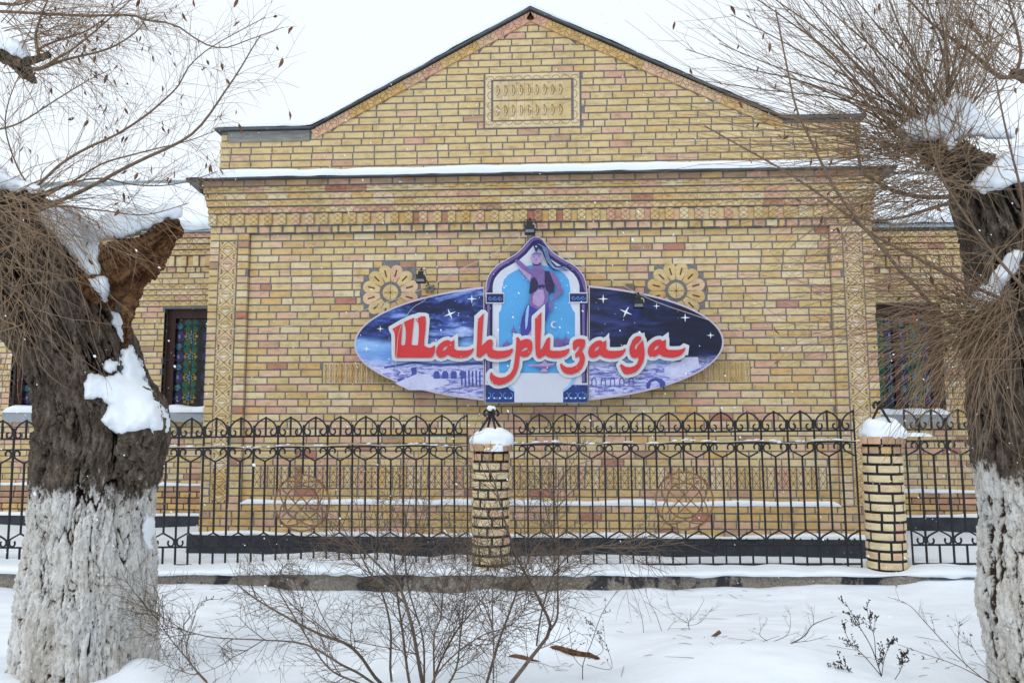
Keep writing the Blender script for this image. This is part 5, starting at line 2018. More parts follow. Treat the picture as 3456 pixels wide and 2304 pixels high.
# ================================================================== trees
def bark_loft(pts, radii, nu, nv, seed, amp, freq=6.0, vert=0.28, flat=1.0, cap=True):
    """tapered limb along points with plated, cracked bark; returns verts, faces, crack attribute"""
    n0 = len(pts)
    P = np.array([[v.x, v.y, v.z] for v in smoothline(pts, nv)])
    r = np.interp(np.linspace(0, n0 - 1, nv), range(n0), radii)
    T = np.gradient(P, axis=0)
    T /= np.linalg.norm(T, axis=1)[:, None]
    ref = np.array([0.0, 1.0, 0.0])
    U = np.cross(np.broadcast_to(ref, T.shape), T)
    U /= np.linalg.norm(U, axis=1)[:, None]
    W = np.cross(T, U)
    th = np.linspace(0, 2 * math.pi, nu, endpoint=False)
    c, s = np.cos(th)[None, :, None], np.sin(th)[None, :, None]
    D = U[:, None, :] * c + W[:, None, :] * s * flat
    base = P[:, None, :] + D * r[:, None, None]
    # noise space: round the limb and along its length, so plates run lengthwise
    L = np.concatenate([[0], np.cumsum(np.linalg.norm(np.diff(P, axis=0), axis=1))])
    Q = np.stack([np.broadcast_to(np.cos(th), (nv, nu)) * r.mean(), np.broadcast_to(np.sin(th), (nv, nu)) * r.mean(), np.broadcast_to(L[:, None], (nv, nu)) * vert], -1) * freq
    wq = Q + 0.42 * np.stack([fbm(Q * 0.9 + 3, 4, seed + 1), fbm(Q * 0.9 + 9, 4, seed + 2), fbm(Q * 1.4 + 1, 3, seed + 3) * 0.5], -1)
    a1 = np.abs(fbm(wq * 1.0, 5, seed + 5, 0.55))
    a2 = np.abs(fbm(wq * 2.1 + 20, 4, seed + 6, 0.6))
    a3 = np.abs(fbm(np.stack([wq[..., 0] * 2.2, wq[..., 1] * 2.2, wq[..., 2] * 11], -1), 4, seed + 7))
    a0 = np.abs(fbm(wq * np.array([0.5, 0.5, 0.62]) + 70, 5, seed + 12, 0.55))
    deep = 0.5 + 0.5 * np.clip(fbm(Q * 0.5 + 50, 3, seed + 10) + 0.4, 0, 1)
    crack = 1.25 * np.clip(1 - a0 / 0.085, 0, 1) ** 0.7 + 0.8 * np.clip(1 - a1 / 0.15, 0, 1) * deep + 0.6 * np.clip(1 - a2 / 0.14, 0, 1) + 0.35 * np.clip(1 - a3 / 0.12, 0, 1)
    low = fbm(Q * 0.28 + 4, 3, seed + 8)
    fine = fbm(np.stack([Q[..., 0] * 4, Q[..., 1] * 4, Q[..., 2] * 7], -1), 4, seed + 9, 0.65)
    plate = np.clip(a1 * 1.6, 0, 1) ** 0.6
    disp = amp * (0.8 * low - 0.75 * crack + 0.42 * fine + 0.55 * plate - 0.1 + 0.9 * np.clip(a0 * 1.3, 0, 1) ** 0.7 - 0.35)
    disp = disp - np.percentile(disp, 82)
    V = base + D * disp[..., None]
    V = V.reshape(-1, 3)
    F = grid_faces(nu, nv, True)
    att = np.clip(crack, 0, 1).ravel()
    if cap:
        F2 = []
        cidx = len(V)
        V = np.concatenate([V, P[-1:] + T[-1:] * r[-1] * 0.25])
        att = np.concatenate([att, [0.9]])
        o = (nv - 1) * nu
        ii = np.arange(nu)
        F2 = np.stack([o + ii, o + (ii + 1) % nu, np.full(nu, cidx), np.full(nu, cidx)], -1)
        F = np.concatenate([F, F2])
    return V, F, att


def loft_obj(name, pts, radii, mat, parent, nu=60, nv=60, seed=1, amp=0.02, **kw):
    V, F, att = bark_loft(pts, radii, nu, nv, seed, amp, **kw)
    k = F[:, 2] == F[:, 3]
    me = bpy.data.meshes.new(name)
    me.from_pydata(V.tolist(), [], [f[:3] if q else f for f, q in zip(F.tolist(), k.tolist())])
    me.materials.append(mat)
    a = me.attributes.new('crack', 'FLOAT', 'POINT')
    a.data.foreach_set('value', np.asarray(att, np.float32))
    me.polygons.foreach_set('use_smooth', [True] * len(me.polygons))
    me.update()
    return link(name, me, parent), V, F


def rings(data, depth):
    """[(y, xl, xr)] of the photograph at a depth -> centres and radii"""
    pts, rad = [], []
    for row in data:
        y, a, b = row[:3]
        d = row[3] if len(row) > 3 else depth
        pts.append(atd((a + b) / 2, y, d))
        rad.append((b - a) / 2 * SC * d / FPX * 0.985)
    return pts, rad


BVH_V, BVH_F = [], []


def add_bvh(V, F):
    b = sum(len(v) for v in BVH_V)
    BVH_V.append(np.asarray(V))
    BVH_F.append(np.asarray(F) + b)


def make_bvh():
    V = np.concatenate(BVH_V).tolist()
    F = [f[:3] if f[2] == f[3] else f for f in np.concatenate(BVH_F).tolist()]
    return BVHTree.FromPolygons([Vector(v) for v in V], F)


def pillow(name, label, outline, thick, bvh, fallback, seed, cell=3.0, soft=22.0, lift=0.0, rough=0.25):
    """snow resting on a limb: outline in photograph pixels, draped on the surface behind it"""
    global GX, GY
    xs_ = [p[0] for p in outline]
    ys_ = [p[1] for p in outline]
    ox, oy = np.arange(min(xs_) - cell, max(xs_) + 2 * cell, cell), np.arange(min(ys_) - cell, max(ys_) + 2 * cell, cell)
    GX, GY = np.meshgrid(ox, oy)
    GXn = GX + 4 * fbm(np.stack([GX * 0.07, GY * 0.07, GX * 0 + seed], -1), 3, seed)
    GYn = GY + 4 * fbm(np.stack([GX * 0.07 + 9, GY * 0.07, GX * 0 + seed], -1), 3, seed + 1)
    GX, GY = GXn, GYn
    d = -dist([(float(a), float(b)) for a, b in outline])
    GX, GY = np.meshgrid(ox, oy)
    H, Wd = GX.shape
    keep = d > -cell * 2.2
    q = np.clip(d / soft, 0, 1)
    h = thick * np.sqrt(np.clip(1 - (1 - q) ** 2, 0, 1)) * (1 + rough * fbm(np.stack([GX * 0.03, GY * 0.03, GX * 0 + 5], -1), 3, seed + 4))
    idx = -np.ones((H, Wd), int)
    V = []
    dep = np.full((H, Wd), np.nan)
    for j in range(H):
        for i in range(Wd):
            if keep[j, i]:
                r = ray(float(GX[j, i]), float(GY[j, i]))
                L = r.length
                hit = bvh.ray_cast(CAM, r / L, 12)
                if hit[0] is not None:
                    dep[j, i] = hit[3] / L
    ok = ~np.isnan(dep)
    mean = np.nanmedian(dep) if ok.any() else fallback
    lo_d = np.where(ok & (np.abs(dep - mean) < 0.45), dep, mean if ok.any() else fallback)
    # relax the draped depth so the snow spans cracks
    for _ in range(14):
        p = np.pad(lo_d, 1, mode='edge')
        lo_d = (p[:-2, 1:-1] + p[2:, 1:-1] + p[1:-1, :-2] + p[1:-1, 2:] + lo_d) / 5
    top, bot = [], []
    for j in range(H):
        for i in range(Wd):
            if keep[j, i]:
                idx[j, i] = len(top)
                r = ray(float(GX[j, i]), float(GY[j, i]))
                top.append(CAM + r * (lo_d[j, i] - h[j, i] - 0.004 + (0.0 if d[j, i] > 0 else 0.05 * min(1.0, -d[j, i] / cell))) + Vector((0, 0, lift * q[j, i])))
                bot.append(CAM + r * (lo_d[j, i] + 0.07))
    n = len(top)
    F = []
    for j in range(H - 1):
        for i in range(Wd - 1):
            a, b, c, e = idx[j, i], idx[j, i + 1], idx[j + 1, i + 1], idx[j + 1, i]
            if min(a, b, c, e) >= 0:
                F.append((a, e, c, b))
                F.append((a + n, b + n, c + n, e + n))
    from collections import Counter
    ec = Counter()
    for f in F[::2]:
        for q_ in range(4):
            ec[(f[q_], f[(q_ + 1) % 4])] += 1
    for (a, b) in list(ec):
        if (b, a) not in ec:
            F.append((b, a, a + n, b + n))
    me = bpy.data.meshes.new(name)
    me.from_pydata([tuple(v) for v in top + bot], [], F)
    me.materials.append(M['snow'])
    me.polygons.foreach_set('use_smooth', [True] * len(me.polygons))
    me.update()
    o = link(name, me)
    tag(o, label, 'snow', 'snow clumps on the willow trunks', 'stuff')
    return o


def wander(p, d, L, n, rng, wob=0.12, grav=-0.1, up=0.0):
    """points of a shoot from p along d"""
    p = Vector(p)
    d = Vector(d).normalized()
    pts = [p.copy()]
    st = L / n
    for i in range(n):
        d = d + Vector((rng.gauss(0, wob), rng.gauss(0, wob), rng.gauss(0, wob))) * 0.5 + Vector((0, 0, grav * (i + 1) / n + up))
        d.normalize()
        p = p + d * st
        pts.append(p.copy())
    return pts


def shoot(mb, pts, r0, r1, sides=3):
    n = len(pts)
    mb.tube(pts, [r0 + (r1 - r0) * i / (n - 1) for i in range(n)], sides, cap=False)


def side_twigs(mb, pts, rng, count, L, r, ang=0.8, grav=-0.15, sub=2, t0=0.15, tips=None, plane=0.55):
    """finer shoots leaving a parent path"""
    n = len(pts)
    for _ in range(count):
        t = rng.uniform(t0, 0.98) * (n - 1)
        i = min(int(t), n - 2)
        q = pts[i].lerp(pts[i + 1], t - i)
        d = (pts[i + 1] - pts[i]).normalized()
        s = d.cross(FW)
        s = s.normalized() if s.length > 0.05 else UP.copy()
        if rng.random() < 0.5:
            s = -s
        s = (s + FW * rng.uniform(-plane, plane)).normalized()
        a = rng.uniform(ang * 0.5, ang * 1.25)
        dd = d * math.cos(a) + s * math.sin(a)
        l = L * rng.uniform(0.4, 1.2) * (1.15 - 0.5 * t / (n - 1))
        tw = wander(q, dd, l, 7, rng, 0.13, grav * rng.uniform(0.2, 1.6))
        shoot(mb, tw, r, r * 0.45)
        if tips is not None:
            tips.append(tw)
        for _ in range(sub if rng.random() < 0.75 else 0):
            k = rng.randint(2, 5)
            d2 = (tw[k + 1] - tw[k]).normalized()
            s2 = d2.cross(FW).normalized() * rng.choice((-1, 1)) + FW * rng.uniform(-plane, plane)
            tw2 = wander(tw[k], d2 * 0.75 + s2.normalized() * 0.65, l * rng.uniform(0.25, 0.55), 5, rng, 0.14, grav)
            shoot(mb, tw2, r * 0.75, r * 0.4)
            if tips is not None:
                tips.append(tw2)


def leaf_mesh(seed):
    rng = random.Random(seed)
    m = MB()
    L, Wd = 0.055 * rng.uniform(0.8, 1.2), 0.0085 * rng.uniform(0.8, 1.3)
    n = 6
    cur = rng.uniform(-0.4, 0.5)
    for i in range(n + 1):
        t = i / n
        w_ = Wd * math.sin(math.pi * (0.06 + 0.9 * t) ** 0.8)
        x = cur * L * t * t
        y = rng.uniform(-0.003, 0.003)
        m.v += [(x - w_, y, -L * t), (x, y + w_ * 0.7, -L * t), (x + w_, y - 0.002, -L * t)]
    for i in range(n):
        for j in range(2):
            b = i * 3 + j
            m.face([b, b + 1, b + 4, b + 3])
    m.tube([(0, 0, 0.012), (0, 0, 0)], 0.0012, 3)
    return m.mesh('leaf', M['leaf'])


LEAVES = [leaf_mesh(s) for s in range(6)]


def hang_leaves(tips, parent, rng, count, frame=None):
    for _ in range(count):
        tw = rng.choice(tips)
        p = tw[rng.randint(len(tw) // 2, len(tw) - 1)]
        o = link('leaf', rng.choice(LEAVES), parent, p, (rng.gauss(0, 0.45), rng.gauss(0, 0.45), rng.uniform(0, 6.28)))
        s = rng.uniform(0.5, 1.0)
        o.scale = (s, s, s)


# ---------------------------------------------------------------- left willow
DL = 5.3
zw = atd(200, 1130, DL).z
M['barkL'] = bark_material('willow_bark_left', zw)
tl = thing('willow_tree', 'old pollarded willow with whitewashed lower trunk and broken hollow limb, left', 'tree', gnd(200, 1590), 'old willows in front of the fence', True)
data = [(1640, 24, 372), (1568, 40, 358), (1450, 52, 350), (1330, 66, 355), (1220, 76, 348), (1130, 80, 352), (1060, 86, 366), (1010, 88, 384), (965, 86, 380), (920, 84, 352), (880, 80, 332), (830, 66, 312), (780, 44, 290), (720, 8, 275), (660, -40, 250), (610, -85, 212), (575, -110, 168), (545, -130, 110), (520, -140, 40)]
p_, r_ = rings(data, DL)
o, V, F = loft_obj('trunk', p_, r_, M['barkL'], tl, 460, 680, 11, 0.030, freq=11.0, vert=0.17)
add_bvh(V, F)
# hollow broken limb
st = [atd(170, 690, 5.3), atd(225, 650, 5.25), atd(285, 612, 5.2), atd(335, 578, 5.15), atd(385, 536, 5.1), atd(412, 514, 5.08)]
sr = [0.16, 0.21, 0.185, 0.125, 0.06, 0.022]
o, V, F = loft_obj('broken_limb', st, sr, M['rotten'], tl, 130, 150, 23, 0.045, freq=9, vert=0.25)
add_bvh(V, F)
st = [atd(285, 800, 5.22), atd(292, 740, 5.15), atd(300, 690, 5.12), atd(318, 650, 5.1), atd(330, 630, 5.1)]
o, V, F = loft_obj('splintered_strip', st, [0.03, 0.045, 0.05, 0.045, 0.01], M['rotten'], tl, 60, 70, 29, 0.022, freq=12, vert=0.4)
# burl with bulge under the snow shelf
st = [atd(300, 1090, 5.1), atd(318, 1020, 5.0), atd(330, 975, 4.98), atd(318, 930, 5.05), atd(290, 885, 5.12)]
o, V, F = loft_obj('burl', st, [0.08, 0.125, 0.13, 0.12, 0.05], M['barkL'], tl, 120, 110, 37, 0.03, freq=9, vert=0.6)
add_bvh(V, F)
# upper stub of a second limb with snow on it
st = [atd(-60, 95, 5.4), atd(-10, 112, 5.3), atd(30, 138, 5.25), atd(60, 165, 5.22), atd(82, 190, 5.2)]
o, V, F = loft_obj('stub', st, [0.07, 0.065, 0.055, 0.045, 0.012], M['barkL'], tl, 60, 60, 41, 0.014, freq=14, vert=0.4)
add_bvh(V, F)
st = [atd(60, 142, 5.2), atd(85, 136, 5.18), atd(112, 126, 5.15)]
o, V, F = loft_obj('stub', st, [0.028, 0.024, 0.022], M['barkL'], tl, 30, 20, 43, 0.004, freq=20, vert=0.4)
# crown knuckle
st = [atd(-90, 470, 5.35), atd(-20, 455, 5.2), atd(40, 452, 5.12), atd(85, 448, 5.1), atd(100, 440, 5.1)]
o, V, F = loft_obj('knuckle', st, [0.1, 0.075, 0.06, 0.045, 0.02], M['barkL'], tl, 60, 60, 47, 0.018, freq=12, vert=0.5)
add_bvh(V, F)
rng = random.Random(101)
brL = []


def dpath(z, d0, d1, f=lambda x, y: (x / 3.0, y / 3.0), n=22):
    k = len(z)
    return smoothline([atd(*f(x, y), d0 + (d1 - d0) * i / (k - 1)) for i, (x, y) in enumerate(z)], n)


for z, d0, d1, r0 in (
    ([(250, 1290), (420, 1130), (600, 1020), (800, 930), (1000, 800), (1130, 690), (1230, 590), (1310, 450), (1480, 310), (1830, 120)], 5.1, 4.7, 0.010),
    ([(120, 1455), (260, 1450), (400, 1390), (600, 1300), (800, 1190), (1000, 1090), (1200, 1000), (1340, 910), (1450, 780), (1530, 660), (1640, 500), (1740, 330), (1800, 240)], 5.1, 4.6, 0.0145),
    ([(230, 1370), (300, 1330), (500, 1250), (700, 1130), (900, 1070), (1100, 1020), (1300, 970), (1490, 900)], 5.1, 4.9, 0.008),
    ([(300, 1360), (500, 1260), (700, 1230), (900, 1270), (1100, 1280), (1300, 1250), (1500, 1180)], 5.1, 4.8, 0.0065),
    ([(200, 470), (280, 470), (400, 400), (500, 340), (650, 220), (800, 90), (900, 0), (980, -120)], 5.2, 5.0, 0.0105),
    ([(200, 470), (270, 480), (400, 430), (500, 400), (740, 340), (900, 250), (980, 170), (1020, 60)], 5.2, 5.1, 0.011),
    ([(-60, 75), (0, 80), (300, 95), (600, 110), (900, 105), (1000, 140), (1200, 170), (1400, 300), (1550, 330), (1700, 280), (1950, 190)], 5.3, 4.9, 0.010),
    ([(270, 390), (250, 300), (250, 220), (290, 90), (330, 0), (360, -90)], 5.2, 5.2, 0.012),
    ([(-80, 900), (0, 890), (150, 840), (400, 680), (600, 560), (760, 480)], 5.2, 4.9, 0.007),
    ([(260, 350), (300, 320), (400, 280), (500, 250), (620, 200), (740, 110), (850, 0)], 5.2, 5.3, 0.0085),
    ([(-40, 20), (60, 30), (160, 25), (280, -60)], 5.3, 5.3, 0.012),
    ([(230, 1330), (120, 1150), (40, 900), (60, 700), (150, 480)], 5.1, 5.0, 0.006),
    ([(240, 1440), (420, 1420), (700, 1450), (1000, 1480), (1300, 1400)], 5.0, 4.7, 0.006),
):
    brL.append((dpath(z, d0, d1), r0))
twL = MB()
tipsL = []
for pts, r0 in brL:
    m = MB()
    shoot(m, pts, r0, max(0.0022, r0 * 0.2), 6)
    m.build('branch', M['branch'], tl, True)
    side_twigs(twL, pts, rng, 38, 0.5, 0.0015, 0.8, -0.12, 2, 0.12, tipsL)
# whips hanging in front of the trunk and fanning to the right
cl_ = atd(40, 455, 5.0)
for i in range(100):
    q = atd(rng.uniform(-60, 105), rng.uniform(425, 500), rng.uniform(4.7, 5.2))
    d = RT * rng.uniform(0.1, 1.2) + UP * rng.uniform(-0.9, 0.35) - FW * rng.uniform(-0.15, 0.5)
    tw = wander(q, d, rng.uniform(0.4, 1.25), 12, rng, 0.2, rng.uniform(-0.28, 0.05))
    shoot(twL, tw, rng.choice([0.0024, 0.003, 0.0042]), 0.001)
    tipsL.append(tw)
    for _ in range(2):
        k = rng.randint(3, 9)
        t2 = wander(tw[k], (tw[k + 1] - tw[k]).normalized() + Vector((rng.gauss(0, 0.5), rng.gauss(0, 0.4), rng.gauss(0, 0.5))), rng.uniform(0.12, 0.4), 6, rng, 0.14, -0.15)
        shoot(twL, t2, 0.0015, 0.0008)
for i in range(120):          # mass of hanging shoots over the left side of the trunk
    q = atd(rng.uniform(-120, 60), rng.uniform(520, 760), rng.uniform(4.75, 4.95))
    d = RT * rng.uniform(-0.3, 0.9) + UP * rng.uniform(-1.0, 0.3) - FW * rng.uniform(0, 0.3)
    tw = wander(q, d, rng.uniform(0.3, 0.85), 11, rng, 0.24, rng.uniform(-0.25, 0.08))
    shoot(twL, tw, rng.choice([0.0022, 0.0028, 0.004]), 0.001)
    tipsL.append(tw)
for i in range(46):           # fine tracery up in the sky
    q = atd(rng.uniform(-20, 90), rng.uniform(-30, 170), rng.uniform(5.1, 5.5))
    d = RT * rng.uniform(0.4, 1.0) + UP * rng.uniform(-0.5, 0.5) - FW * rng.uniform(-0.2, 0.4)
    tw = wander(q, d, rng.uniform(0.5, 1.3), 12, rng, 0.1, -0.08)
    shoot(twL, tw, 0.0034, 0.0012)
    side_twigs(twL, tw, rng, 7, 0.3, 0.0014, 0.8, -0.12, 1, 0.2, tipsL)
tw_o = twL.build('twigs', M['twig'], tl)
tw_o['kind'] = 'stuff'
hang_leaves(tipsL, tl, rng, 210)

# ---------------------------------------------------------------- right willow
DR = 4.9
zw = atd(2320, 1075, DR).z
M['barkR'] = bark_material('willow_bark_right', zw)
tr = thing('willow_tree', 'old pollarded willow with whitewashed foot and snowy shoot-covered head, right edge', 'tree', gnd(2400, 1600), 'old willows in front of the fence', True)
data = [(1660, 2296, 2610), (1568, 2288, 2600), (1450, 2276, 2590), (1380, 2264, 2590), (1300, 2268, 2585), (1200, 2272, 2580), (1100, 2262, 2575), (1040, 2256, 2570), (960, 2250, 2560), (880, 2240, 2556), (800, 2232, 2556), (740, 2238, 2560), (660, 2238, 2550), (600, 2228, 2530), (540, 2214, 2500), (480, 2196, 2470), (440, 2190, 2440), (400, 2200, 2420)]
p_, r_ = rings(data, DR)
o, V, F = loft_obj('trunk', p_, r_, M['barkR'], tr, 420, 600, 61, 0.028, freq=11.0, vert=0.17)
add_bvh(V, F)
# pollard head leaning left
st = [atd(2330, 470, 4.85), atd(2270, 420, 4.8), atd(2200, 375, 4.78), atd(2140, 345, 4.78), atd(2095, 335, 4.78)]
o, V, F = loft_obj('pollard_head', st, [0.16, 0.15, 0.125, 0.08, 0.03], M['barkR'], tr, 120, 110, 67, 0.045, freq=11, vert=0.8)
add_bvh(V, F)
st = [atd(2330, 760, 4.72), atd(2280, 745, 4.68), atd(2245, 738, 4.66), atd(2222, 730, 4.66)]
o, V, F = loft_obj('burl', st, [0.1, 0.085, 0.06, 0.03], M['barkR'], tr, 70, 60, 71, 0.03, freq=12, vert=0.8)
add_bvh(V, F)
st = [atd(2420, 190, 5.0), atd(2370, 178, 4.95), atd(2340, 170, 4.93), atd(2322, 165, 4.92)]
o, V, F = loft_obj('knuckle', st, [0.07, 0.05, 0.035, 0.02], M['barkR'], tr, 40, 40, 73, 0.012, freq=12, vert=0.6)
rng = random.Random(202)
twR = MB()
tipsR = []
f3 = lambda x, y: (1568 + x / 3.0, y / 3.0)
f6 = lambda x, y: (1568 + x / 3.0, 522.7 + y / 3.0)
brR = []
for z, d0, d1, r0, ff in (
    ([(1950, 690), (1850, 650), (1750, 570), (1600, 400), (1500, 300), (1400, 170), (1250, 0), (1080, -218), (960, -438), (850, -668), (780, -828), (720, -1100), (640, -1500)], 4.65, 4.2, 0.012, f6),
    ([(2300, 520), (2200, 490), (1900, 360), (1600, 200), (1300, 40), (1000, -190), (700, -390), (400, -560), (150, -700)], 4.6, 4.3, 0.0115, f6),
    ([(2352, 0), (2330, -250), (2270, -500), (2200, -800), (2130, -1200), (2100, -1600)], 4.5, 4.4, 0.008, f6),
    ([(2352, 420), (2100, 130), (1950, -80), (1800, -320), (1700, -600), (1640, -900)], 4.4, 4.2, 0.0085, f6),
    ([(1900, 1350), (1700, 1360), (1500, 1330), (1350, 1260), (1240, 1180), (1200, 1000), (1180, 800)], 4.75, 4.6, 0.016, f3),
    ([(1900, 1380), (1700, 1440), (1500, 1500), (1300, 1520), (1150, 1480)], 4.75, 4.5, 0.012, f3),
    ([(2352, 560), (2290, 530), (2180, 530), (2060, 420), (1900, 300), (1700, 150), (1560, 0)], 4.9, 4.9, 0.016, f3),
    ([(2290, 530), (2330, 380), (2300, 200), (2260, 60), (2230, -60)], 4.9, 5.0, 0.012, f3),
):
    brR.append((dpath(z, d0, d1, ff), r0))
head = [(1480, 990), (1530, 960), (1600, 930), (1660, 900), (1700, 880), (1760, 900), (1850, 870), (1900, 880), (1960, 900), (1560, 1000), (1440, 1020), (1620, 960)]
targets = [(590, -60), (430, -60), (780, -60), (900, 60), (640, 0), (20, 340), (1130, -80), (1250, 60), (1390, -80), (1570, -80), (1480, 200), (1650, -80), (1870, -60), (2040, -60), (1990, 80), (2250, 420), (1050, -60), (330, 100), (160, 560), (250, 300), (820, -100), (1760, 40), (2150, 200), (700, 520)]
for i, tg in enumerate(targets):
    h = head[i % len(head)]
    if tg[0] > 1300:
        h = head[3 + i % 6]
    mid = ((h[0] + tg[0]) / 2 + rng.uniform(-40, 90), (h[1] + tg[1]) / 2 + rng.uniform(-60, 60))
    brR.append((dpath([h, ((h[0] * 3 + mid[0]) / 4, (h[1] * 3 + mid[1]) / 4), mid, ((mid[0] + tg[0]) / 2 + rng.uniform(-20, 20), (mid[1] + tg[1]) / 2 + rng.uniform(-20, 20)), tg], rng.uniform(4.7, 4.85), rng.uniform(4.3, 5.2), f3), rng.uniform(0.005, 0.0095)))
for pts, r0 in brR:
    m = MB()
    shoot(m, pts, r0, max(0.0022, r0 * 0.3), 6)
    m.build('branch', M['branch'], tr, True)
    side_twigs(twR, pts, rng, 15, 0.5, 0.0016, 0.55, 0.02, 1, 0.15, tipsR)
for i in range(120):          # upright and leaning shoots off the head
    q = atd(*f3(rng.uniform(1400, 2050), rng.uniform(880, 1120)), rng.uniform(4.62, 4.9))
    a = math.radians(rng.uniform(45, 190))
    d = RT * math.cos(a) + UP * math.sin(a) + FW * rng.uniform(-0.5, 0.5)
    tw = wander(q, d, rng.uniform(0.5, 1.5), 11, rng, 0.09, 0.03)
    shoot(twR, tw, 0.0024, 0.001)
    tipsR.append(tw)
    if rng.random() < 0.6:
        side_twigs(twR, tw, rng, 3, 0.28, 0.0013, 0.7, -0.05, 1, 0.3, tipsR)
for i in range(150):          # drooping fringe left of the head
    q = atd(*f3(rng.uniform(1380, 1950), rng.uniform(1050, 1450)), rng.uniform(4.6, 4.85))
    d = -RT * rng.uniform(0.5, 1.0) + UP * rng.uniform(-0.45, 0.3) - FW * rng.uniform(-0.2, 0.5)
    tw = wander(q, d, rng.uniform(0.4, 1.0), 10, rng, 0.12, -0.12)
    shoot(twR, tw, 0.0023, 0.0009)
    tipsR.append(tw)
for i in range(330):          # broom of shoots from the burl over the window
    q = atd(rng.uniform(2205, 2330), rng.uniform(690, 800), rng.uniform(4.5, 4.7))
    a = math.radians(rng.gauss(190, 32))
    d = RT * math.cos(a) + UP * math.sin(a) - FW * rng.uniform(-0.15, 0.35)
    tw = wander(q, d, rng.uniform(0.3, 1.0), 11, rng, 0.2, rng.uniform(-0.2, 0.06))
    shoot(twR, tw, 0.0025, 0.001)
    tipsR.append(tw)
for i in range(110):          # shoots hanging down the trunk face
    q = atd(rng.uniform(2240, 2360), rng.uniform(560, 860), rng.uniform(4.42, 4.6))
    d = -RT * rng.uniform(-0.4, 0.9) + UP * rng.uniform(-1, 0.2)
    tw = wander(q, d, rng.uniform(0.3, 0.8), 9, rng, 0.14, -0.2)
    shoot(twR, tw, 0.0024, 0.001)
    tipsR.append(tw)
for i in range(70):           # tracery in the top right corner
    q = atd(rng.uniform(2260, 2380), rng.uniform(-40, 220), rng.uniform(4.7, 5.2))
    d = -RT * rng.uniform(0.2, 1.0) + UP * rng.uniform(-0.5, 0.9)
    tw = wander(q, d, rng.uniform(0.4, 1.1), 10, rng, 0.1, -0.04)
    shoot(twR, tw, 0.003, 0.001)
    side_twigs(twR, tw, rng, 4, 0.3, 0.0014, 0.7, -0.05, 1, 0.2, tipsR)
for i in range(190):          # long fine whips fanning from the head
    q = atd(*f3(rng.uniform(1380, 2000), rng.uniform(900, 1080)), rng.uniform(4.6, 4.9))
    a = math.radians(rng.uniform(50, 200))
    d = RT * math.cos(a) + UP * math.sin(a) + FW * rng.uniform(-0.35, 0.35)
    tw = wander(q, d, rng.uniform(0.9, 1.9), 13, rng, 0.07, rng.uniform(-0.03, 0.06))
    shoot(twR, tw, 0.0024, 0.0009)
    tipsR.append(tw)
for i in range(200):          # short tangle on the head itself
    q = atd(rng.uniform(2050, 2300), rng.uniform(325, 440), rng.uniform(4.55, 4.75))
    d = RT * rng.gauss(-0.2, 0.8) + UP * rng.gauss(0.1, 0.6) - FW * rng.uniform(0, 0.4)
    shoot(twR, wander(q, d, rng.uniform(0.1, 0.4), 7, rng, 0.22, -0.1), 0.0026, 0.001)
for i in range(90):           # long loose whips crossing the wall left of the tree
    q = atd(rng.uniform(2020, 2240), rng.uniform(420, 800), rng.uniform(4.4, 4.7))
    d = -RT + UP * rng.uniform(-0.5, 0.6) - FW * rng.uniform(-0.2, 0.4)
    tw = wander(q, d, rng.uniform(0.5, 1.2), 11, rng, 0.12, rng.uniform(-0.15, 0.1))
    shoot(twR, tw, 0.0019, 0.0009)
    tipsR.append(tw)
tw_o = twR.build('twigs', M['twig'], tr)
tw_o['kind'] = 'stuff'
hang_leaves(tipsR, tr, rng, 190)

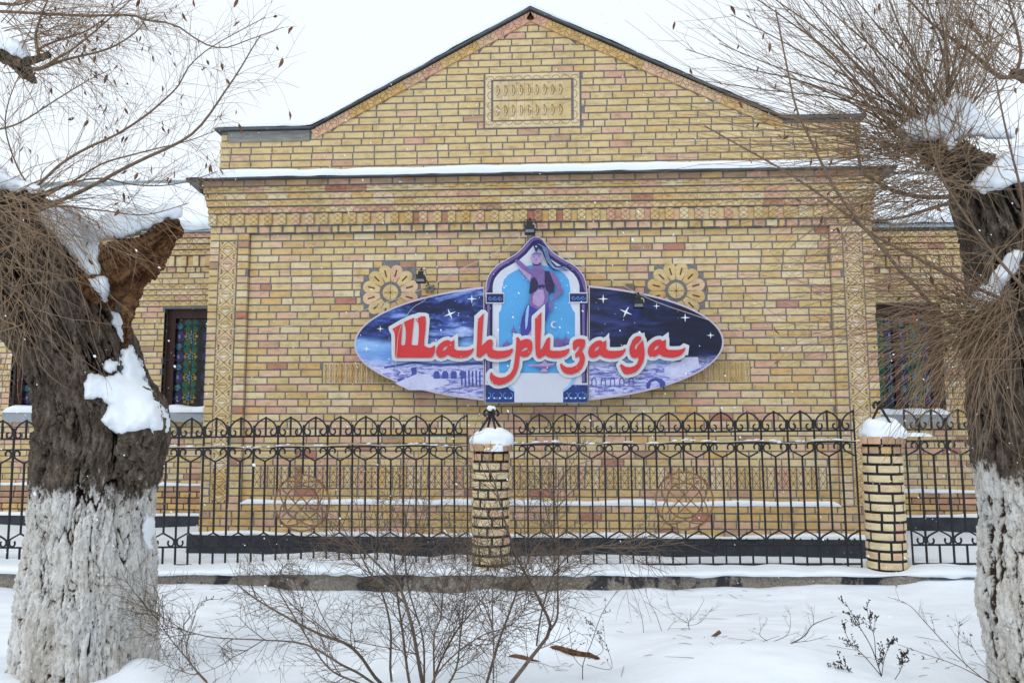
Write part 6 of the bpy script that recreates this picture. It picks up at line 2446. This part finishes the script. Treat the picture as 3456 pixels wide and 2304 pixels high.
# ---------------------------------------------------------------- snow caught on both trees
bvh = make_bvh()
SN = [
    ('snow shelf on the burl of the left willow', [(190, 880), (205, 858), (240, 866), (282, 858), (284, 800), (300, 795), (322, 835), (335, 880), (352, 915), (378, 945), (388, 975), (378, 990), (352, 985), (356, 1005), (340, 985), (310, 990), (280, 998), (250, 985), (228, 968), (250, 930), (232, 912), (195, 918)], 0.09, 26),
    ('tall snow drift in the fork of the left willow', [(80, 490), (120, 470), (180, 480), (225, 520), (234, 560), (228, 590), (232, 628), (205, 630), (180, 612), (160, 580), (130, 545), (95, 515)], 0.09, 24),
    ('snow heap on top of the broken limb of the left willow', [(210, 520), (250, 490), (300, 480), (350, 488), (385, 470), (415, 476), (412, 500), (380, 506), (350, 520), (315, 535), (280, 545), (235, 545)], 0.08, 18),
    ('snow nodule below the fork of the left willow', [(205, 640), (228, 632), (248, 640), (252, 668), (240, 690), (222, 672)], 0.05, 14),
    ('narrow snow streak down the right side of the left willow', [(252, 712), (270, 716), (288, 745), (292, 785), (280, 790), (268, 770), (258, 740)], 0.04, 12),
    ('small snow ball on the trunk of the left willow', [(238, 830), (255, 822), (272, 832), (268, 850), (248, 858), (236, 848)], 0.05, 12),
    ('snow lump on the crown knuckle of the left willow', [(0, 380), (20, 400), (60, 420), (98, 425), (95, 442), (60, 440), (20, 438), (-20, 430), (-20, 385)], 0.07, 18),
    ('snow cap on the upper stub of the left willow', [(-10, 95), (25, 90), (55, 100), (68, 125), (60, 140), (40, 130), (10, 118), (-10, 112)], 0.06, 16),
    ('string of snow beads low on the right side of the left willow', [(335, 1175), (350, 1185), (352, 1215), (345, 1240), (350, 1262), (338, 1262), (326, 1240), (328, 1205)], 0.035, 9),
    ('snow at the right foot of the left willow', [(330, 1568), (345, 1545), (375, 1548), (378, 1575), (340, 1590)], 0.06, 14),
    ('broad snow sheet on the sloping limb of the right willow', [(2225, 425), (2255, 395), (2300, 360), (2352, 330), (2380, 335), (2380, 410), (2340, 420), (2300, 432), (2262, 445)], 0.06, 18),
    ('snow crown on the pollard head of the right willow', [(2062, 300), (2090, 276), (2130, 262), (2150, 235), (2190, 218), (2225, 222), (2250, 262), (2290, 285), (2340, 300), (2330, 312), (2270, 316), (2225, 312), (2200, 322), (2160, 318), (2120, 322), (2085, 334)], 0.05, 18),
    ('snow plug between the shoots of the right willow head', [(2168, 300), (2185, 290), (2196, 310), (2194, 340), (2178, 345), (2165, 325)], 0.05, 12),
    ('snow clump on the side burl of the right willow', [(2222, 690), (2240, 668), (2268, 650), (2300, 600), (2330, 570), (2352, 580), (2340, 620), (2310, 650), (2290, 690), (2262, 715), (2235, 722)], 0.06, 16),
]
for i, (lab, ol, th, sf) in enumerate(SN):
    pillow('snow_patch', lab, ol, th, bvh, 4.9, 60 + i, 3.0, sf)


# ================================================================== shrubs, weeds and sticks in the foreground
def fm(x, y):
    return (784 + x / 3.0, 1045.3 + y / 3.0)


def fl_(x, y):
    return (x / 3.0, 1045.3 + y / 3.0)


def fr_(x, y):
    return (1568 + x / 3.0, 1045.3 + y / 3.0)


rng = random.Random(303)
shrub = thing('shrub', 'leafless many-stemmed shrub in front of the middle pillar', 'shrub', gnd(1010, 1610), None, True)
stems = [
    ([(600, 1720), (560, 1568), (520, 1350), (480, 1150), (400, 900), (330, 830), (200, 700), (60, 560)], fm, 0.014, 4.75),
    ([(540, 1720), (470, 1568), (420, 1200), (390, 1000), (370, 800), (360, 560)], fm, 0.010, 4.8),
    ([(500, 1720), (270, 1568), (130, 1380), (20, 1290), (-150, 1230), (-400, 1100), (-600, 980), (-740, 870)], fm, 0.012, 4.75),
    ([(960, 1720), (1010, 1540), (1080, 1300), (1170, 1050), (1230, 880), (1300, 700), (1400, 560)], fm, 0.0105, 4.7),
    ([(1040, 1720), (1170, 1568), (1300, 1400), (1440, 1200), (1380, 1030), (1300, 870), (1210, 700), (1120, 430), (1060, 200), (1000, 60)], fm, 0.013, 4.65),
    ([(1440, 1200), (1490, 1100), (1490, 850), (1500, 640), (1490, 400), (1500, 120)], fm, 0.0075, 4.65),
    ([(640, 1720), (640, 1540), (640, 1250), (690, 1100), (700, 850)], fm, 0.0075, 4.8),
    ([(640, 1540), (690, 1400), (800, 1200), (900, 1080), (1030, 900), (1100, 760)], fm, 0.008, 4.75),
    ([(520, 1720), (350, 1568), (340, 1200), (280, 950), (180, 780), (80, 600), (-80, 480)], fm, 0.009, 4.85),
    ([(560, 1720), (570, 1568), (560, 1250), (460, 900), (440, 500), (500, 200)], fm, 0.008, 4.7),
    ([(1345, 1310), (1380, 1080), (1460, 830), (1560, 700), (1700, 640), (1900, 620), (2040, 680)], fm, 0.006, 4.6),
    ([(500, 1720), (300, 1620), (120, 1500), (0, 1440), (-250, 1300), (-550, 1270), (-900, 1250), (-1200, 1170)], fm, 0.009, 4.7),
    ([(1600, 1650), (1430, 1568), (1280, 1390), (1150, 1230), (1080, 1110)], fl_, 0.006, 4.7),
    ([(620, 1720), (780, 1500), (820, 1250), (860, 900), (880, 600)], fm, 0.007, 4.8),
    ([(500, 1720), (100, 1560), (-100, 1450), (-300, 1150), (-420, 950), (-480, 820)], fm, 0.007, 4.7),
    ([(1040, 1720), (1050, 1400), (1040, 1000), (1050, 860)], fm, 0.005, 4.75),
    ([(560, 1700), (700, 1450), (950, 1250), (1180, 1160), (1330, 950)], fm, 0.005, 4.6),
]
stw = MB()
for z, ff, r0, d in stems:
    k = len(z)
    pts = smoothline([atd(*ff(x, y), d + 0.25 * math.sin(i * 0.9 + len(z))) for i, (x, y) in enumerate(z)], 24)
    m = MB()
    shoot(m, pts, r0, max(0.002, r0 * 0.25), 6)
    m.build('stem', M['shrub'], shrub, True)
    sec = []
    side_twigs(stw, pts, rng, 7, 0.62, 0.0034, 0.55, 0.03, 0, 0.25, sec, 0.8)
    for tw in sec:
        side_twigs(stw, tw, rng, 8, 0.3, 0.0017, 0.8, -0.03, 3, 0.15, None, 0.8)
    side_twigs(stw, pts, rng, 24, 0.34, 0.0018, 0.8, -0.03, 3, 0.2, None, 0.8)
o = stw.build('twigs', M['shrub'], shrub)
o['kind'] = 'stuff'


def plant(name, label, paths, cat, mat, ff=fr_, d=4.9, tw=6, tl_=0.16, r=0.0013, seed=1, group='small bare plants poking out of the snow', buds=0):
    rng = random.Random(seed)
    x0, y0 = ff(*paths[0][0][0])
    d = (gnd(x0, y0, -0.02) - CAM).dot(FW)
    t = thing(name, label, cat, atd(x0, y0, d), group)
    inv = t.location
    s = MB()
    b = MB()
    for z, r0 in paths:
        pts = [p - inv for p in smoothline([atd(*ff(x, y), d) for x, y in z], 16)]
        m = MB()
        shoot(m, pts, r0, max(0.0012, r0 * 0.35), 5)
        m.build('stem', M[mat], t, True)
        tips = []
        side_twigs(s, pts, rng, tw, tl_, r, 0.7, 0.05, 1, 0.3, tips, 0.6)
        for tp in tips + [pts[8:]]:
            for q in tp[1:]:
                if rng.random() < buds:
                    dd = Vector((rng.gauss(0, 0.004), rng.gauss(0, 0.004), rng.gauss(0.004, 0.004)))
                    b.tube([q, q + dd * 0.8, q + dd * 1.8], [0.0015, 0.0042, 0.0012], 4)
    o = s.build('twigs', M[mat], t)
    o['kind'] = 'stuff'
    if buds:
        o = b.build('seed_heads', M[mat], t)
        o['kind'] = 'stuff'
    return t


plant('lying_branch', 'forked bare branch lying on the snow right of centre', [([(460, 1415), (690, 1320), (830, 1250), (900, 1165), (1040, 1110)], 0.006), ([(590, 1365), (595, 1290), (530, 1230), (585, 1125)], 0.003), ([(690, 1320), (760, 1290), (880, 1275), (1000, 1240)], 0.003), ([(700, 1300), (760, 1390), (800, 1500)], 0.003), ([(595, 1290), (700, 1250), (740, 1190), (740, 1090)], 0.0025), ([(900, 1165), (900, 1120), (885, 1040)], 0.002)], 'branch', 'shrub', tw=4, tl_=0.12, seed=3)
plant('wormwood', 'dark dry wormwood stalk with seed heads at the bottom right', [([(1420, 1640), (1370, 1520), (1300, 1320), (1200, 1150), (1120, 1010)], 0.004), ([(1370, 1520), (1250, 1380), (1150, 1280), (1100, 1150)], 0.0028), ([(1330, 1400), (1320, 1250), (1290, 1150), (1268, 1040)], 0.0025), ([(1370, 1520), (1390, 1400), (1430, 1290)], 0.0025), ([(1420, 1600), (1500, 1480), (1520, 1380)], 0.0025), ([(1240, 1640), (1180, 1510), (1090, 1430)], 0.0025)], 'weed', 'dry_herb', tw=9, tl_=0.09, r=0.0012, seed=5, d=4.6, buds=0.75)
plant('bare_sapling', 'thin arching twig beside the foot of the right tree', [([(2200, 1640), (1930, 1420), (1700, 1180), (1560, 1030), (1410, 975)], 0.0035), ([(2150, 1580), (1900, 1450), (1650, 1360), (1480, 1300)], 0.003), ([(2250, 1600), (2050, 1400), (1980, 1280)], 0.002), ([(1960, 1460), (1900, 1320), (1910, 1140)], 0.002)], 'sapling', 'shrub', tw=6, tl_=0.14, seed=7, d=4.6, buds=0.12)
plant('bare_sapling', 'low bare sprig in the snow left of the lying stick', [([(60, 1235), (40, 1150), (100, 1080), (150, 990)], 0.003), ([(45, 1160), (-60, 1090), (-120, 1000)], 0.002), ([(30, 1170), (120, 1150), (210, 1040)], 0.002)], 'sapling', 'shrub', tw=6, tl_=0.12, seed=8, d=6.0)
plant('bare_sapling', 'tall wiry sprig with beaded twigs right of the big shrub', [([(1665, 1600), (1665, 1440), (1720, 1300), (1790, 1100), (1880, 960), (1930, 880)], 0.0035), ([(1665, 1460), (1600, 1380), (1570, 1200), (1530, 1000)], 0.002), ([(1700, 1400), (1800, 1350), (1780, 1240), (1730, 1160)], 0.002), ([(1690, 1440), (1860, 1470), (1830, 1320), (1780, 1240)], 0.002)], 'sapling', 'shrub', ff=fm, tw=5, tl_=0.15, seed=9, d=4.9, buds=0.3)
plant('bare_sapling', 'slender sprig rising from the snow before the footing', [([(2085, 1250), (2075, 1140), (2050, 1050), (1990, 880)], 0.0025), ([(2220, 1250), (2170, 1100), (2110, 980), (2050, 740)], 0.0025), ([(2220, 1250), (2280, 1160), (2330, 1130)], 0.0018)], 'sapling', 'shrub', ff=fm, tw=4, tl_=0.12, seed=10, d=5.8)
plant('bare_sapling', 'knotty bare twig beside the whitewashed trunk', [([(1180, 1560), (1240, 1480), (1330, 1470)], 0.0022), ([(1440, 1568), (1300, 1410), (1290, 1280), (1330, 1150), (1380, 1010), (1520, 990)], 0.0035), ([(1290, 1290), (1130, 1220), (1080, 1150), (1100, 1040)], 0.002)], 'sapling', 'shrub', ff=fl_, tw=7, tl_=0.16, seed=11, d=4.9, buds=0.25)
# sticks
m = MB()
a, b = fr_(105, 1315), fr_(255, 1215)
m.tube(smoothline([gnd(*a, 0.02), gnd((a[0] + b[0]) / 2, (a[1] + b[1]) / 2 + 1, 0.05), gnd(*b, 0.09)], 6), [0.011, 0.0115, 0.0105, 0.011, 0.012, 0.0145], 8)
o = m.build('stick', M['stick'], None, False)
tag(o, 'short thick stick sticking out of the smooth snow', 'stick')
fb = thing('fallen_branch', 'reddish broken branch half buried in the snow drift', 'branch', gnd(*fm(1480, 1290), 0.05), None, True)
gz = lambda x, y: float(ground_z(np.array([x]), np.array([y]))[0])


def lie(q, dz):
    p = gnd(*fm(*q), 0.05)
    return Vector((p.x, p.y, gz(p.x, p.y) + dz))


pts = [lie(q, dz) for q, dz in (((1440, 1280), -0.01), ((1500, 1292), 0.012), ((1570, 1306), 0.016), ((1640, 1322), 0.012), ((1710, 1340), 0.014), ((1775, 1358), 0.006))]
loft_obj('wood', pts, [0.012, 0.019, 0.017, 0.021, 0.017, 0.008], M['rotten'], fb, 40, 60, 91, 0.006, freq=30, vert=0.3)
lg_ = thing('half_buried_log', 'grey log mostly buried in the drift behind the shrub', 'log', gnd(*fm(1260, 1350), 0.05), None, True)
pts = [lie(q, dz) for q, dz in (((1130, 1345), -0.02), ((1200, 1356), 0.006), ((1290, 1352), 0.008), ((1380, 1335), -0.02))]
loft_obj('wood', pts, [0.012, 0.02, 0.02, 0.012], M['stick'], lg_, 40, 50, 93, 0.006, freq=16, vert=0.3)
# litter: tiny twigs and leaf scraps blown onto the snow
rng = random.Random(505)
lt = MB()
for i in range(150):
    p = gnd(rng.uniform(340, 2260), rng.uniform(1350, 1567))
    z = gz(p.x, p.y) + 0.003
    a = rng.uniform(0, 3.14)
    L = rng.uniform(0.01, 0.05) if rng.random() < 0.8 else rng.uniform(0.08, 0.16)
    v = Vector((math.cos(a), math.sin(a), rng.uniform(-0.05, 0.15))) * L
    q = Vector((p.x, p.y, z))
    lt.tube([q - v, q + Vector((0, 0, 0.004)), q + v], [0.0012, 0.0018, 0.001], 4)
o = lt.build('twig_litter', M['shrub'])
tag(o, 'tiny twig scraps scattered over the snow', 'litter', None, 'stuff')

# ================================================================== falling snow
rng = random.Random(404)
fk = MB()
for i in range(2600):
    d = 1.6 + 7.8 * rng.random() ** 0.6
    c = atd(rng.uniform(-120, 2470), rng.uniform(-80, 1640), d)
    if c.y > -0.25 or c.z < 0.12:
        continue
    r = rng.uniform(0.0012, 0.0032) * (0.7 if d < 3 else 1)
    if rng.random() < 0.03:
        r *= 1.8
    ax = Vector((rng.uniform(0.3, 1.0), rng.gauss(0, 0.4), -rng.uniform(0.4, 1.0))).normalized() * r * rng.uniform(1.0, 2.0)
    fk.tube([c - ax, c - ax * 0.4, c + ax * 0.4, c + ax], [r * 0.3, r, r, r * 0.3], 5)
o = fk.build('snowflakes', M['snow'], None, True)
tag(o, 'snowflakes drifting in the air before the building', 'snowflakes', None, 'stuff')
